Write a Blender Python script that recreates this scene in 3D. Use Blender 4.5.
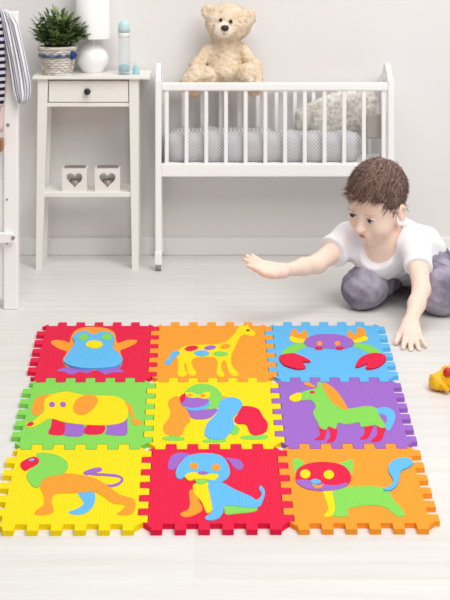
import bpy, bmesh, math, random
import numpy as np
from mathutils import Vector, Matrix

for o in list(bpy.data.objects):
    bpy.data.objects.remove(o)
S = bpy.context.scene
COL = S.collection

# ------------------------------------------------------------------ camera, world, light, exposure
FOC, CAM_H, HORIZON, CENTRE_X = 1330.0, 1.055, -75.0, 195.0      # level camera, lens shifted down
cam_data = bpy.data.cameras.new('camera')
cam = bpy.data.objects.new('camera', cam_data)
COL.objects.link(cam)
cam.location = (0, 0, CAM_H)
cam.rotation_euler = (math.pi / 2, 0, 0)
cam_data.sensor_fit = 'AUTO'
cam_data.sensor_width = 36.0
cam_data.lens = FOC / 600.0 * 36.0
cam_data.shift_y = (HORIZON - 300.0) / 600.0
cam_data.shift_x = (225.0 - CENTRE_X) / 600.0
cam_data.clip_start = 0.05
cam_data.dof.use_dof = True
cam_data.dof.focus_distance = 2.8
cam_data.dof.aperture_fstop = 16.0
S.camera = cam

world = bpy.data.worlds.new('daylight')
S.world = world
world.use_nodes = True
bg = world.node_tree.nodes['Background']
bg.inputs[0].default_value = (1.0, 0.99, 0.985, 1)
bg.inputs[1].default_value = 0.27


def area_light(name, loc, target, sx, sy, power, colour=(1, 1, 1)):
    ld = bpy.data.lights.new(name, 'AREA')
    ld.shape = 'RECTANGLE'
    ld.size, ld.size_y = sx, sy
    ld.energy = power
    ld.color = colour
    lo = bpy.data.objects.new(name, ld)
    COL.objects.link(lo)
    lo.location = loc
    lo.rotation_euler = (Vector(target) - Vector(loc)).to_track_quat('-Z', 'Y').to_euler()
    return lo


area_light('window_daylight', (1.5, 0.9, 2.7), (0.2, 3.7, 0.3), 1.8, 1.6, 54, (1, 0.985, 0.97))
area_light('ceiling_daylight', (0.5, 2.3, 3.3), (0.15, 3.4, 0.2), 2.8, 1.8, 73, (1, 0.995, 0.995))

S.view_settings.view_transform = 'Standard'
S.view_settings.look = 'None'
S.view_settings.gamma = 1.0
S.view_settings.use_curve_mapping = False
S.view_settings.exposure = 0.0

# ------------------------------------------------------------------ helpers


def at(px, py, y):
    """World point at depth y that the photograph shows at (px, py)."""
    return Vector(((px - CENTRE_X) / FOC * y, y, CAM_H - (py - HORIZON) / FOC * y))


def lin(c):
    return tuple(((v / 255.0) / 12.92 if v / 255.0 <= 0.04045 else ((v / 255.0 + 0.055) / 1.055) ** 2.4) for v in c)


MATS = {}


def mat(name, rgb, rough=0.5, spec=0.4, var=0.0, var_scale=20.0, bump=0.0, bump_scale=80.0, sss=0.0, sheen=0.0,
        stretch=(1, 1, 1), rgb2=None, trans=0.0, alpha=1.0):
    if name in MATS:
        return MATS[name]
    m = bpy.data.materials.new(name)
    m.use_nodes = True
    nt = m.node_tree
    b = nt.nodes['Principled BSDF']
    c = lin(rgb)
    b.inputs['Base Color'].default_value = (*c, 1)
    b.inputs['Roughness'].default_value = rough
    b.inputs['Specular IOR Level'].default_value = spec
    b.inputs['Transmission Weight'].default_value = trans
    b.inputs['Alpha'].default_value = alpha
    if sss:
        b.inputs['Subsurface Weight'].default_value = sss
        b.inputs['Subsurface Radius'].default_value = (0.6, 0.25, 0.15)
        b.inputs['Subsurface Scale'].default_value = 0.01
    if sheen:
        b.inputs['Sheen Weight'].default_value = sheen
    tc = nt.nodes.new('ShaderNodeTexCoord')
    mp = nt.nodes.new('ShaderNodeMapping')
    mp.inputs['Scale'].default_value = stretch
    nt.links.new(tc.outputs['Object'], mp.inputs['Vector'])
    if var or rgb2:
        n = nt.nodes.new('ShaderNodeTexNoise')
        n.inputs['Scale'].default_value = var_scale
        n.inputs['Detail'].default_value = 4
        nt.links.new(mp.outputs[0], n.inputs['Vector'])
        r = nt.nodes.new('ShaderNodeValToRGB')
        r.color_ramp.elements[0].position = 0.35
        r.color_ramp.elements[1].position = 0.65
        c2 = lin(rgb2) if rgb2 else tuple(v * (1 - var) for v in c)
        r.color_ramp.elements[0].color = (*c2, 1)
        r.color_ramp.elements[1].color = (*c, 1)
        nt.links.new(n.outputs[0], r.inputs[0])
        nt.links.new(r.outputs[0], b.inputs['Base Color'])
    if bump:
        n2 = nt.nodes.new('ShaderNodeTexNoise')
        n2.inputs['Scale'].default_value = bump_scale
        n2.inputs['Detail'].default_value = 3
        nt.links.new(mp.outputs[0], n2.inputs['Vector'])
        bn = nt.nodes.new('ShaderNodeBump')
        bn.inputs['Strength'].default_value = bump
        bn.inputs['Distance'].default_value = 0.01
        nt.links.new(n2.outputs[0], bn.inputs['Height'])
        nt.links.new(bn.outputs[0], b.inputs['Normal'])
    MATS[name] = m
    return m


def wloc(o):
    v = Vector((0, 0, 0))
    while o:
        v = v + o.location
        o = o.parent
    return v


def link(name, me, material, parent=None, smooth=False):
    """Link a mesh given in world coordinates as one object (under its parent)."""
    o = bpy.data.objects.new(name, me)
    COL.objects.link(o)
    if parent:
        me.transform(Matrix.Translation(-wloc(parent)))
        o.parent = parent
    for m in (material if isinstance(material, (list, tuple)) else [material]):
        me.materials.append(m)
    if smooth:
        me.polygons.foreach_set('use_smooth', [True] * len(me.polygons))
    me.update()
    return o


def from_bm(name, bm, material, parent=None, smooth=False):
    bmesh.ops.recalc_face_normals(bm, faces=bm.faces)
    me = bpy.data.meshes.new(name)
    bm.to_mesh(me)
    bm.free()
    return link(name, me, material, parent, smooth)


def from_data(name, verts, faces, material, parent=None, smooth=True):
    me = bpy.data.meshes.new(name)
    me.from_pydata([tuple(v) for v in verts], [], [tuple(int(i) for i in q) for q in faces])
    return link(name, me, material, parent, smooth)


def tag(o, label, cat, group=None):
    o['label'] = label
    o['category'] = cat
    if group:
        o['group'] = group
    return o


def thing(name, loc, label, cat, group=None):
    o = bpy.data.objects.new(name, None)
    COL.objects.link(o)
    o.location = loc
    o.empty_display_size = 0.05
    return tag(o, label, cat, group)


def structure(o):
    o['kind'] = 'structure'
    return o


def add_box(bm, lo, hi, bev=0.0):
    vs = [bm.verts.new((x, y, z)) for x in (lo[0], hi[0]) for y in (lo[1], hi[1]) for z in (lo[2], hi[2])]
    fs = [(0, 1, 3, 2), (4, 6, 7, 5), (0, 4, 5, 1), (2, 3, 7, 6), (0, 2, 6, 4), (1, 5, 7, 3)]
    faces = [bm.faces.new([vs[i] for i in q]) for q in fs]
    if bev:
        es = list({e for q in faces for e in q.edges})
        bmesh.ops.bevel(bm, geom=es, offset=bev, segments=2, affect='EDGES', profile=0.5)


def box(name, lo, hi, material, parent=None, bev=0.002):
    bm = bmesh.new()
    add_box(bm, lo, hi, bev)
    return from_bm(name, bm, material, parent)


def add_hex(bm, bottom, top):
    """Solid between two quads (lists of four points in the same order)."""
    b = [bm.verts.new(p) for p in bottom]
    t = [bm.verts.new(p) for p in top]
    bm.faces.new(b[::-1])
    bm.faces.new(t)
    for i in range(4):
        j = (i + 1) % 4
        bm.faces.new((b[i], b[j], t[j], t[i]))


def add_tube(bm, pts, radii, seg=10):
    pts = [Vector(p) for p in pts]
    if not isinstance(radii, (list, tuple)):
        radii = [radii] * len(pts)
    rings = []
    up = Vector((0.13, 0.27, 0.95)).normalized()
    for i, p in enumerate(pts):
        d = (pts[min(i + 1, len(pts) - 1)] - pts[max(i - 1, 0)]).normalized()
        if abs(d.dot(up)) > 0.95:
            u = d.cross(Vector((1, 0, 0))).normalized()
        else:
            u = d.cross(up).normalized()
        v = d.cross(u)
        rings.append([bm.verts.new(p + (u * math.cos(2 * math.pi * k / seg) + v * math.sin(2 * math.pi * k / seg)) * radii[i])
                      for k in range(seg)])
    for a, b in zip(rings, rings[1:]):
        for k in range(seg):
            bm.faces.new((a[k], a[(k + 1) % seg], b[(k + 1) % seg], b[k]))
    bm.faces.new(rings[0][::-1])
    bm.faces.new(rings[-1])


def add_lathe(bm, centre, profile, seg=24, sx=1.0, sy=1.0):
    """profile: list of (radius, z) from bottom to top."""
    c = Vector(centre)
    rings = []
    for r, z in profile:
        rings.append([bm.verts.new(c + Vector((max(r, 1e-5) * sx * math.cos(2 * math.pi * k / seg),
                                               max(r, 1e-5) * sy * math.sin(2 * math.pi * k / seg), z))) for k in range(seg)])
    for a, b in zip(rings, rings[1:]):
        for k in range(seg):
            bm.faces.new((a[k], a[(k + 1) % seg], b[(k + 1) % seg], b[k]))
    bm.faces.new(rings[0][::-1])
    bm.faces.new(rings[-1])


def add_ball(bm, c, r, R=None, seg=16):
    m = Matrix.Translation(Vector(c))
    if R is not None:
        m = m @ R.to_4x4()
    m = m @ Matrix.Diagonal((r[0], r[1], r[2], 1))
    bmesh.ops.create_uvsphere(bm, u_segments=seg, v_segments=max(8, seg // 2 + 2), radius=1.0, matrix=m)


def catmull(pts, sub=4):
    n = len(pts)
    out = []
    for i in range(n):
        p0, p1, p2, p3 = (np.array(pts[(i + k - 1) % n], float) for k in range(4))
        for s in range(sub):
            t = s / sub
            out.append(0.5 * ((2 * p1) + (-p0 + p2) * t + (2 * p0 - 5 * p1 + 4 * p2 - p3) * t * t
                              + (-p0 + 3 * p1 - 3 * p2 + p3) * t ** 3))
    return out


def add_prism(bm, poly, z0, z1, bev=0.0):
    """poly: list of (x, y); extruded from z0 to z1."""
    area = sum(poly[i][0] * poly[(i + 1) % len(poly)][1] - poly[(i + 1) % len(poly)][0] * poly[i][1] for i in range(len(poly)))
    if area < 0:
        poly = poly[::-1]
    b = [bm.verts.new((p[0], p[1], z0)) for p in poly]
    t = [bm.verts.new((p[0], p[1], z1)) for p in poly]
    top = bm.faces.new(t)
    bot = bm.faces.new(b[::-1])
    n = len(poly)
    for i in range(n):
        bm.faces.new((b[i], b[(i + 1) % n], t[(i + 1) % n], t[i]))
    bm.normal_update()
    bmesh.ops.triangulate(bm, faces=[top, bot], ngon_method='EAR_CLIP')


# --- soft bodies: a distance field on a grid, turned into one closed mesh


class Field:
    def __init__(self, lo, hi, h):
        self.lo, self.h = np.array(lo, float), h
        self.n = np.ceil((np.array(hi) - self.lo) / h).astype(int) + 1
        self.f = np.full(self.n, 0.2, np.float32)

    def grid(self, lo, hi):
        a = np.maximum(np.floor((np.array(lo) - self.lo) / self.h).astype(int), 0)
        b = np.minimum(np.ceil((np.array(hi) - self.lo) / self.h).astype(int) + 1, self.n)
        ax = [(self.lo[i] + np.arange(a[i], max(b[i], a[i] + 1)) * self.h).astype(np.float32) for i in range(3)]
        sl = tuple(slice(a[i], max(b[i], a[i] + 1)) for i in range(3))
        return sl, np.meshgrid(*ax, indexing='ij', sparse=True)

    def blend(self, sl, d, k, cut=False):
        f = self.f[sl]
        if cut:
            d = -d
            h = np.maximum(k - np.abs(f - d), 0) / max(k, 1e-6)
            self.f[sl] = np.maximum(f, d) + h * h * k * 0.25
        else:
            h = np.maximum(k - np.abs(f - d), 0) / max(k, 1e-6)
            self.f[sl] = np.minimum(f, d) - h * h * k * 0.25

    def cone(self, a, b, ra, rb, k=0.0, cut=False):
        a, b = np.array(a, float), np.array(b, float)
        m = max(ra, rb) + k + 4 * self.h + 0.012
        sl, (X, Y, Z) = self.grid(np.minimum(a, b) - m, np.maximum(a, b) + m)
        d = b - a
        L = float(d @ d) + 1e-12
        t = np.clip(((X - a[0]) * d[0] + (Y - a[1]) * d[1] + (Z - a[2]) * d[2]) / L, 0, 1)
        dist = np.sqrt((X - a[0] - t * d[0]) ** 2 + (Y - a[1] - t * d[1]) ** 2 + (Z - a[2] - t * d[2]) ** 2) - (ra + (rb - ra) * t)
        self.blend(sl, dist, k, cut)

    def ell(self, c, r, R=None, k=0.0, cut=False):
        c, r = np.array(c, float), np.array(r, float)
        m = r.max() + k + 4 * self.h + 0.012
        sl, (X, Y, Z) = self.grid(c - m, c + m)
        if R is None:
            R = np.eye(3)
        P = [R[i][0] * (X - c[0]) + R[i][1] * (Y - c[1]) + R[i][2] * (Z - c[2]) for i in range(3)]
        k0 = np.sqrt(sum((P[i] / r[i]) ** 2 for i in range(3)))
        k1 = np.sqrt(sum((P[i] / r[i] ** 2) ** 2 for i in range(3))) + 1e-9
        self.blend(sl, k0 * (k0 - 1) / k1, k, cut)

    def half(self, p, nrm, k=0.0, lo=None, hi=None):
        """Cut away everything on the side nrm points to."""
        p, nrm = np.array(p, float), np.array(nrm, float)
        nrm = nrm / np.linalg.norm(nrm)
        L = self.lo if lo is None else lo
        Hh = self.lo + (self.n - 1) * self.h if hi is None else hi
        sl, (X, Y, Z) = self.grid(L, Hh)
        d = (X - p[0]) * nrm[0] + (Y - p[1]) * nrm[1] + (Z - p[2]) * nrm[2]
        self.blend(sl, -d, k, True)

    def mesh(self, smooth=1):
        f, n = self.f, self.n
        s = f < 0
        c = np.zeros(n - 1, np.int8)
        for i in (0, 1):
            for j in (0, 1):
                for k in (0, 1):
                    c += s[i:n[0] - 1 + i, j:n[1] - 1 + j, k:n[2] - 1 + k]
        act = np.argwhere((c > 0) & (c < 8))
        idx = -np.ones(n - 1, np.int64)
        idx[tuple(act.T)] = np.arange(len(act))
        pos = np.zeros((len(act), 3))
        cnt = np.zeros(len(act))
        cor = [np.array((i, j, k)) for i in (0, 1) for j in (0, 1) for k in (0, 1)]
        for a in cor:
            for ax in range(3):
                if a[ax] == 0:
                    b = a.copy()
                    b[ax] = 1
                    fa, fb = f[tuple((act + a).T)], f[tuple((act + b).T)]
                    m = (fa < 0) != (fb < 0)
                    t = np.where(m, fa / np.where(m, fa - fb, 1), 0)
                    pos[m] += a + t[m, None] * (b - a)
                    cnt[m] += 1
        v = self.lo + (act + pos / cnt[:, None]) * self.h
        faces = []
        for ax in range(3):
            u, w = (ax + 1) % 3, (ax + 2) % 3
            s0 = [slice(None)] * 3
            s1 = [slice(None)] * 3
            s0[ax], s1[ax] = slice(0, -1), slice(1, None)
            e = np.argwhere(s[tuple(s0)] != s[tuple(s1)])
            e = e[(e[:, u] > 0) & (e[:, w] > 0) & (e[:, u] < n[u] - 1) & (e[:, w] < n[w] - 1)]
            q = []
            for du, dw in ((0, 0), (-1, 0), (-1, -1), (0, -1)):
                g = e.copy()
                g[:, u] += du
                g[:, w] += dw
                q.append(idx[tuple(g.T)])
            q = np.stack(q, 1)
            flip = s[tuple(e.T)]
            q[~flip] = q[~flip][:, ::-1]
            faces.append(q)
        F = np.concatenate(faces)
        for _ in range(smooth):
            acc = np.zeros_like(v)
            num = np.zeros(len(v))
            for i in range(4):
                for j in (1, 3):
                    np.add.at(acc, F[:, i], v[F[:, (i + j) % 4]])
                    np.add.at(num, F[:, i], 1)
            v = v * 0.5 + 0.5 * acc / num[:, None]
        return v, F[:, ::-1]


def normals_of(v, F):
    n = np.cross(v[F[:, 2]] - v[F[:, 0]], v[F[:, 3]] - v[F[:, 1]])
    out = np.zeros_like(v)
    for i in range(4):
        np.add.at(out, F[:, i], n)
    return out / (np.linalg.norm(out, axis=1)[:, None] + 1e-12)


def strands(v, nrm, count, length, width, comb, lift, rng, curl=0.2):
    """Short tapered tufts growing from points of a surface: vertices and faces."""
    V, Fs = [], []
    for _ in range(count):
        i = rng.randrange(len(v))
        p, n = v[i], nrm[i]
        c = np.array(comb(p, n), float)
        c = c - n * (c @ n)
        c = c / (np.linalg.norm(c) + 1e-9)
        c = c + np.array([rng.gauss(0, curl) for _ in range(3)])
        d = c * (1 - lift) + n * lift
        d = d / np.linalg.norm(d)
        L = length * rng.uniform(0.6, 1.25)
        side = np.cross(d, n)
        side = side / (np.linalg.norm(side) + 1e-9) * width
        b = len(V)
        p0 = p - n * width
        mid = p + d * L * 0.55 + n * lift * L * 0.15
        tip = p + d * L - n * L * 0.12
        V += [p0 + side, p0 - side, p0 + n * width * 1.6, mid + side * 0.7, mid - side * 0.7, mid + n * width, tip]
        for q in ((0, 1, 4, 3), (1, 2, 5, 4), (2, 0, 3, 5)):
            Fs.append([b + k for k in q])
        for q in ((3, 4, 6), (4, 5, 6), (5, 3, 6)):
            Fs.append([b + k for k in q])
    return V, Fs


# ------------------------------------------------------------------ the setting
WALL_Y = 4.258


def wall_material():
    return mat('wall_paint', (236, 233, 232), 0.75, 0.2, bump=0.02, bump_scale=120, var=0.02, var_scale=1.2)


def floor_material():
    m = bpy.data.materials.new('whitewashed_planks')
    m.use_nodes = True
    nt = m.node_tree
    b = nt.nodes['Principled BSDF']
    tc = nt.nodes.new('ShaderNodeTexCoord')
    br = nt.nodes.new('ShaderNodeTexBrick')
    br.offset = 0.37
    br.inputs['Color1'].default_value = (*lin((233, 231, 228)), 1)
    br.inputs['Color2'].default_value = (*lin((228, 225, 221)), 1)
    br.inputs['Mortar'].default_value = (*lin((222, 219, 215)), 1)
    br.inputs['Scale'].default_value = 1.0
    br.inputs['Mortar Size'].default_value = 0.0008
    br.inputs['Brick Width'].default_value = 1.25
    br.inputs['Row Height'].default_value = 0.165
    nt.links.new(tc.outputs['Object'], br.inputs['Vector'])
    mp = nt.nodes.new('ShaderNodeMapping')
    mp.inputs['Scale'].default_value = (1.2, 16, 1)
    nt.links.new(tc.outputs['Object'], mp.inputs['Vector'])
    no = nt.nodes.new('ShaderNodeTexNoise')
    no.inputs['Scale'].default_value = 2.2
    no.inputs['Detail'].default_value = 6
    no.inputs['Roughness'].default_value = 0.62
    nt.links.new(mp.outputs[0], no.inputs['Vector'])
    rp = nt.nodes.new('ShaderNodeValToRGB')
    rp.color_ramp.elements[0].position = 0.3
    rp.color_ramp.elements[0].color = (0.90, 0.89, 0.875, 1)
    rp.color_ramp.elements[1].position = 0.68
    rp.color_ramp.elements[1].color = (1, 1, 1, 1)
    nt.links.new(no.outputs[0], rp.inputs[0])
    mx = nt.nodes.new('ShaderNodeMix')
    mx.data_type = 'RGBA'
    mx.blend_type = 'MULTIPLY'
    mx.inputs[0].default_value = 1.0
    nt.links.new(br.outputs[0], mx.inputs[6])
    nt.links.new(rp.outputs[0], mx.inputs[7])
    nt.links.new(mx.outputs[2], b.inputs['Base Color'])
    b.inputs['Roughness'].default_value = 0.42
    b.inputs['Specular IOR Level'].default_value = 0.35
    return m


structure(box('floor', (-2.6, -0.4, -0.06), (2.8, WALL_Y, 0), floor_material(), bev=0))
structure(box('wall_back', (-2.6, WALL_Y, -0.06), (2.8, WALL_Y + 0.12, 2.6), wall_material(), bev=0))
skirt = mat('skirting_paint', (238, 236, 234), 0.5, 0.3)
structure(box('baseboard_back', (-2.6, WALL_Y - 0.012, 0), (2.8, WALL_Y, 0.056), skirt, bev=0.003))

# ------------------------------------------------------------------ foam puzzle mat
FOAM = {'red': (228, 22, 68), 'orange': (252, 156, 44), 'blue': (98, 184, 236), 'green': (132, 212, 86),
        'yellow': (250, 220, 6), 'purple': (156, 104, 198), 'brown': (130, 70, 26)}


def foam(colour):
    key = 'foam_' + colour
    if key in MATS:
        return MATS[key]
    m = bpy.data.materials.new(key)
    m.use_nodes = True
    nt = m.node_tree
    b = nt.nodes['Principled BSDF']
    b.inputs['Base Color'].default_value = (*lin(FOAM[colour]), 1)
    b.inputs['Roughness'].default_value = 0.62
    b.inputs['Specular IOR Level'].default_value = 0.15
    g = nt.nodes.new('ShaderNodeNewGeometry')
    w = nt.nodes.new('ShaderNodeTexWave')
    w.wave_type = 'BANDS'
    w.bands_direction = 'X'
    w.inputs['Scale'].default_value = 52.0
    w.inputs['Distortion'].default_value = 0.6
    w.inputs['Detail'].default_value = 1.0
    nt.links.new(g.outputs['Position'], w.inputs['Vector'])
    bn = nt.nodes.new('ShaderNodeBump')
    bn.inputs['Strength'].default_value = 0.15
    bn.inputs['Distance'].default_value = 0.0025
    nt.links.new(w.outputs[1], bn.inputs['Height'])
    nt.links.new(bn.outputs[0], b.inputs['Normal'])
    MATS[key] = m
    return m


# the mat lies slightly fanned out: a plane-to-plane map from tile units to the floor
MAT_H = [[0.29545, -0.0004, -0.39952], [0.00561, -0.27662, 3.48546], [0.00127, 0.05047, 1.0]]
FOAM_T = 0.0095


def mat_xy(u, v):
    q = [r[0] * u + r[1] * v + r[2] for r in MAT_H]
    return (q[0] / q[2], q[1] / q[2])


def edge_wave(p0, p1, nominal_axis, sign_in, gap):
    """Points of a tile edge with six tabs, running from p0 to p1 (unit tile coordinates)."""
    br = [0.0] + [0.055 + 0.89 * k / 11 for k in range(12)] + [1.0]
    pts = []
    for k in range(13):
        off = 0.0 if k in (0, 12) else (0.035 if k % 2 else -0.035)
        out = k not in (0, 12) and off * sign_in < 0           # a tab, a hair narrower than its notch
        for t in ((br[k] + 0.003, br[k + 1] - 0.003) if out else (br[k], br[k + 1])):
            if k in (0, 12) and t in (0.0, 1.0):
                continue
            u = p0[0] + (p1[0] - p0[0]) * t
            v = p0[1] + (p1[1] - p0[1]) * t
            if nominal_axis == 'u':
                u += off + sign_in * gap
            else:
                v += off + sign_in * gap
            pts.append((u, v))
    return pts


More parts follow.
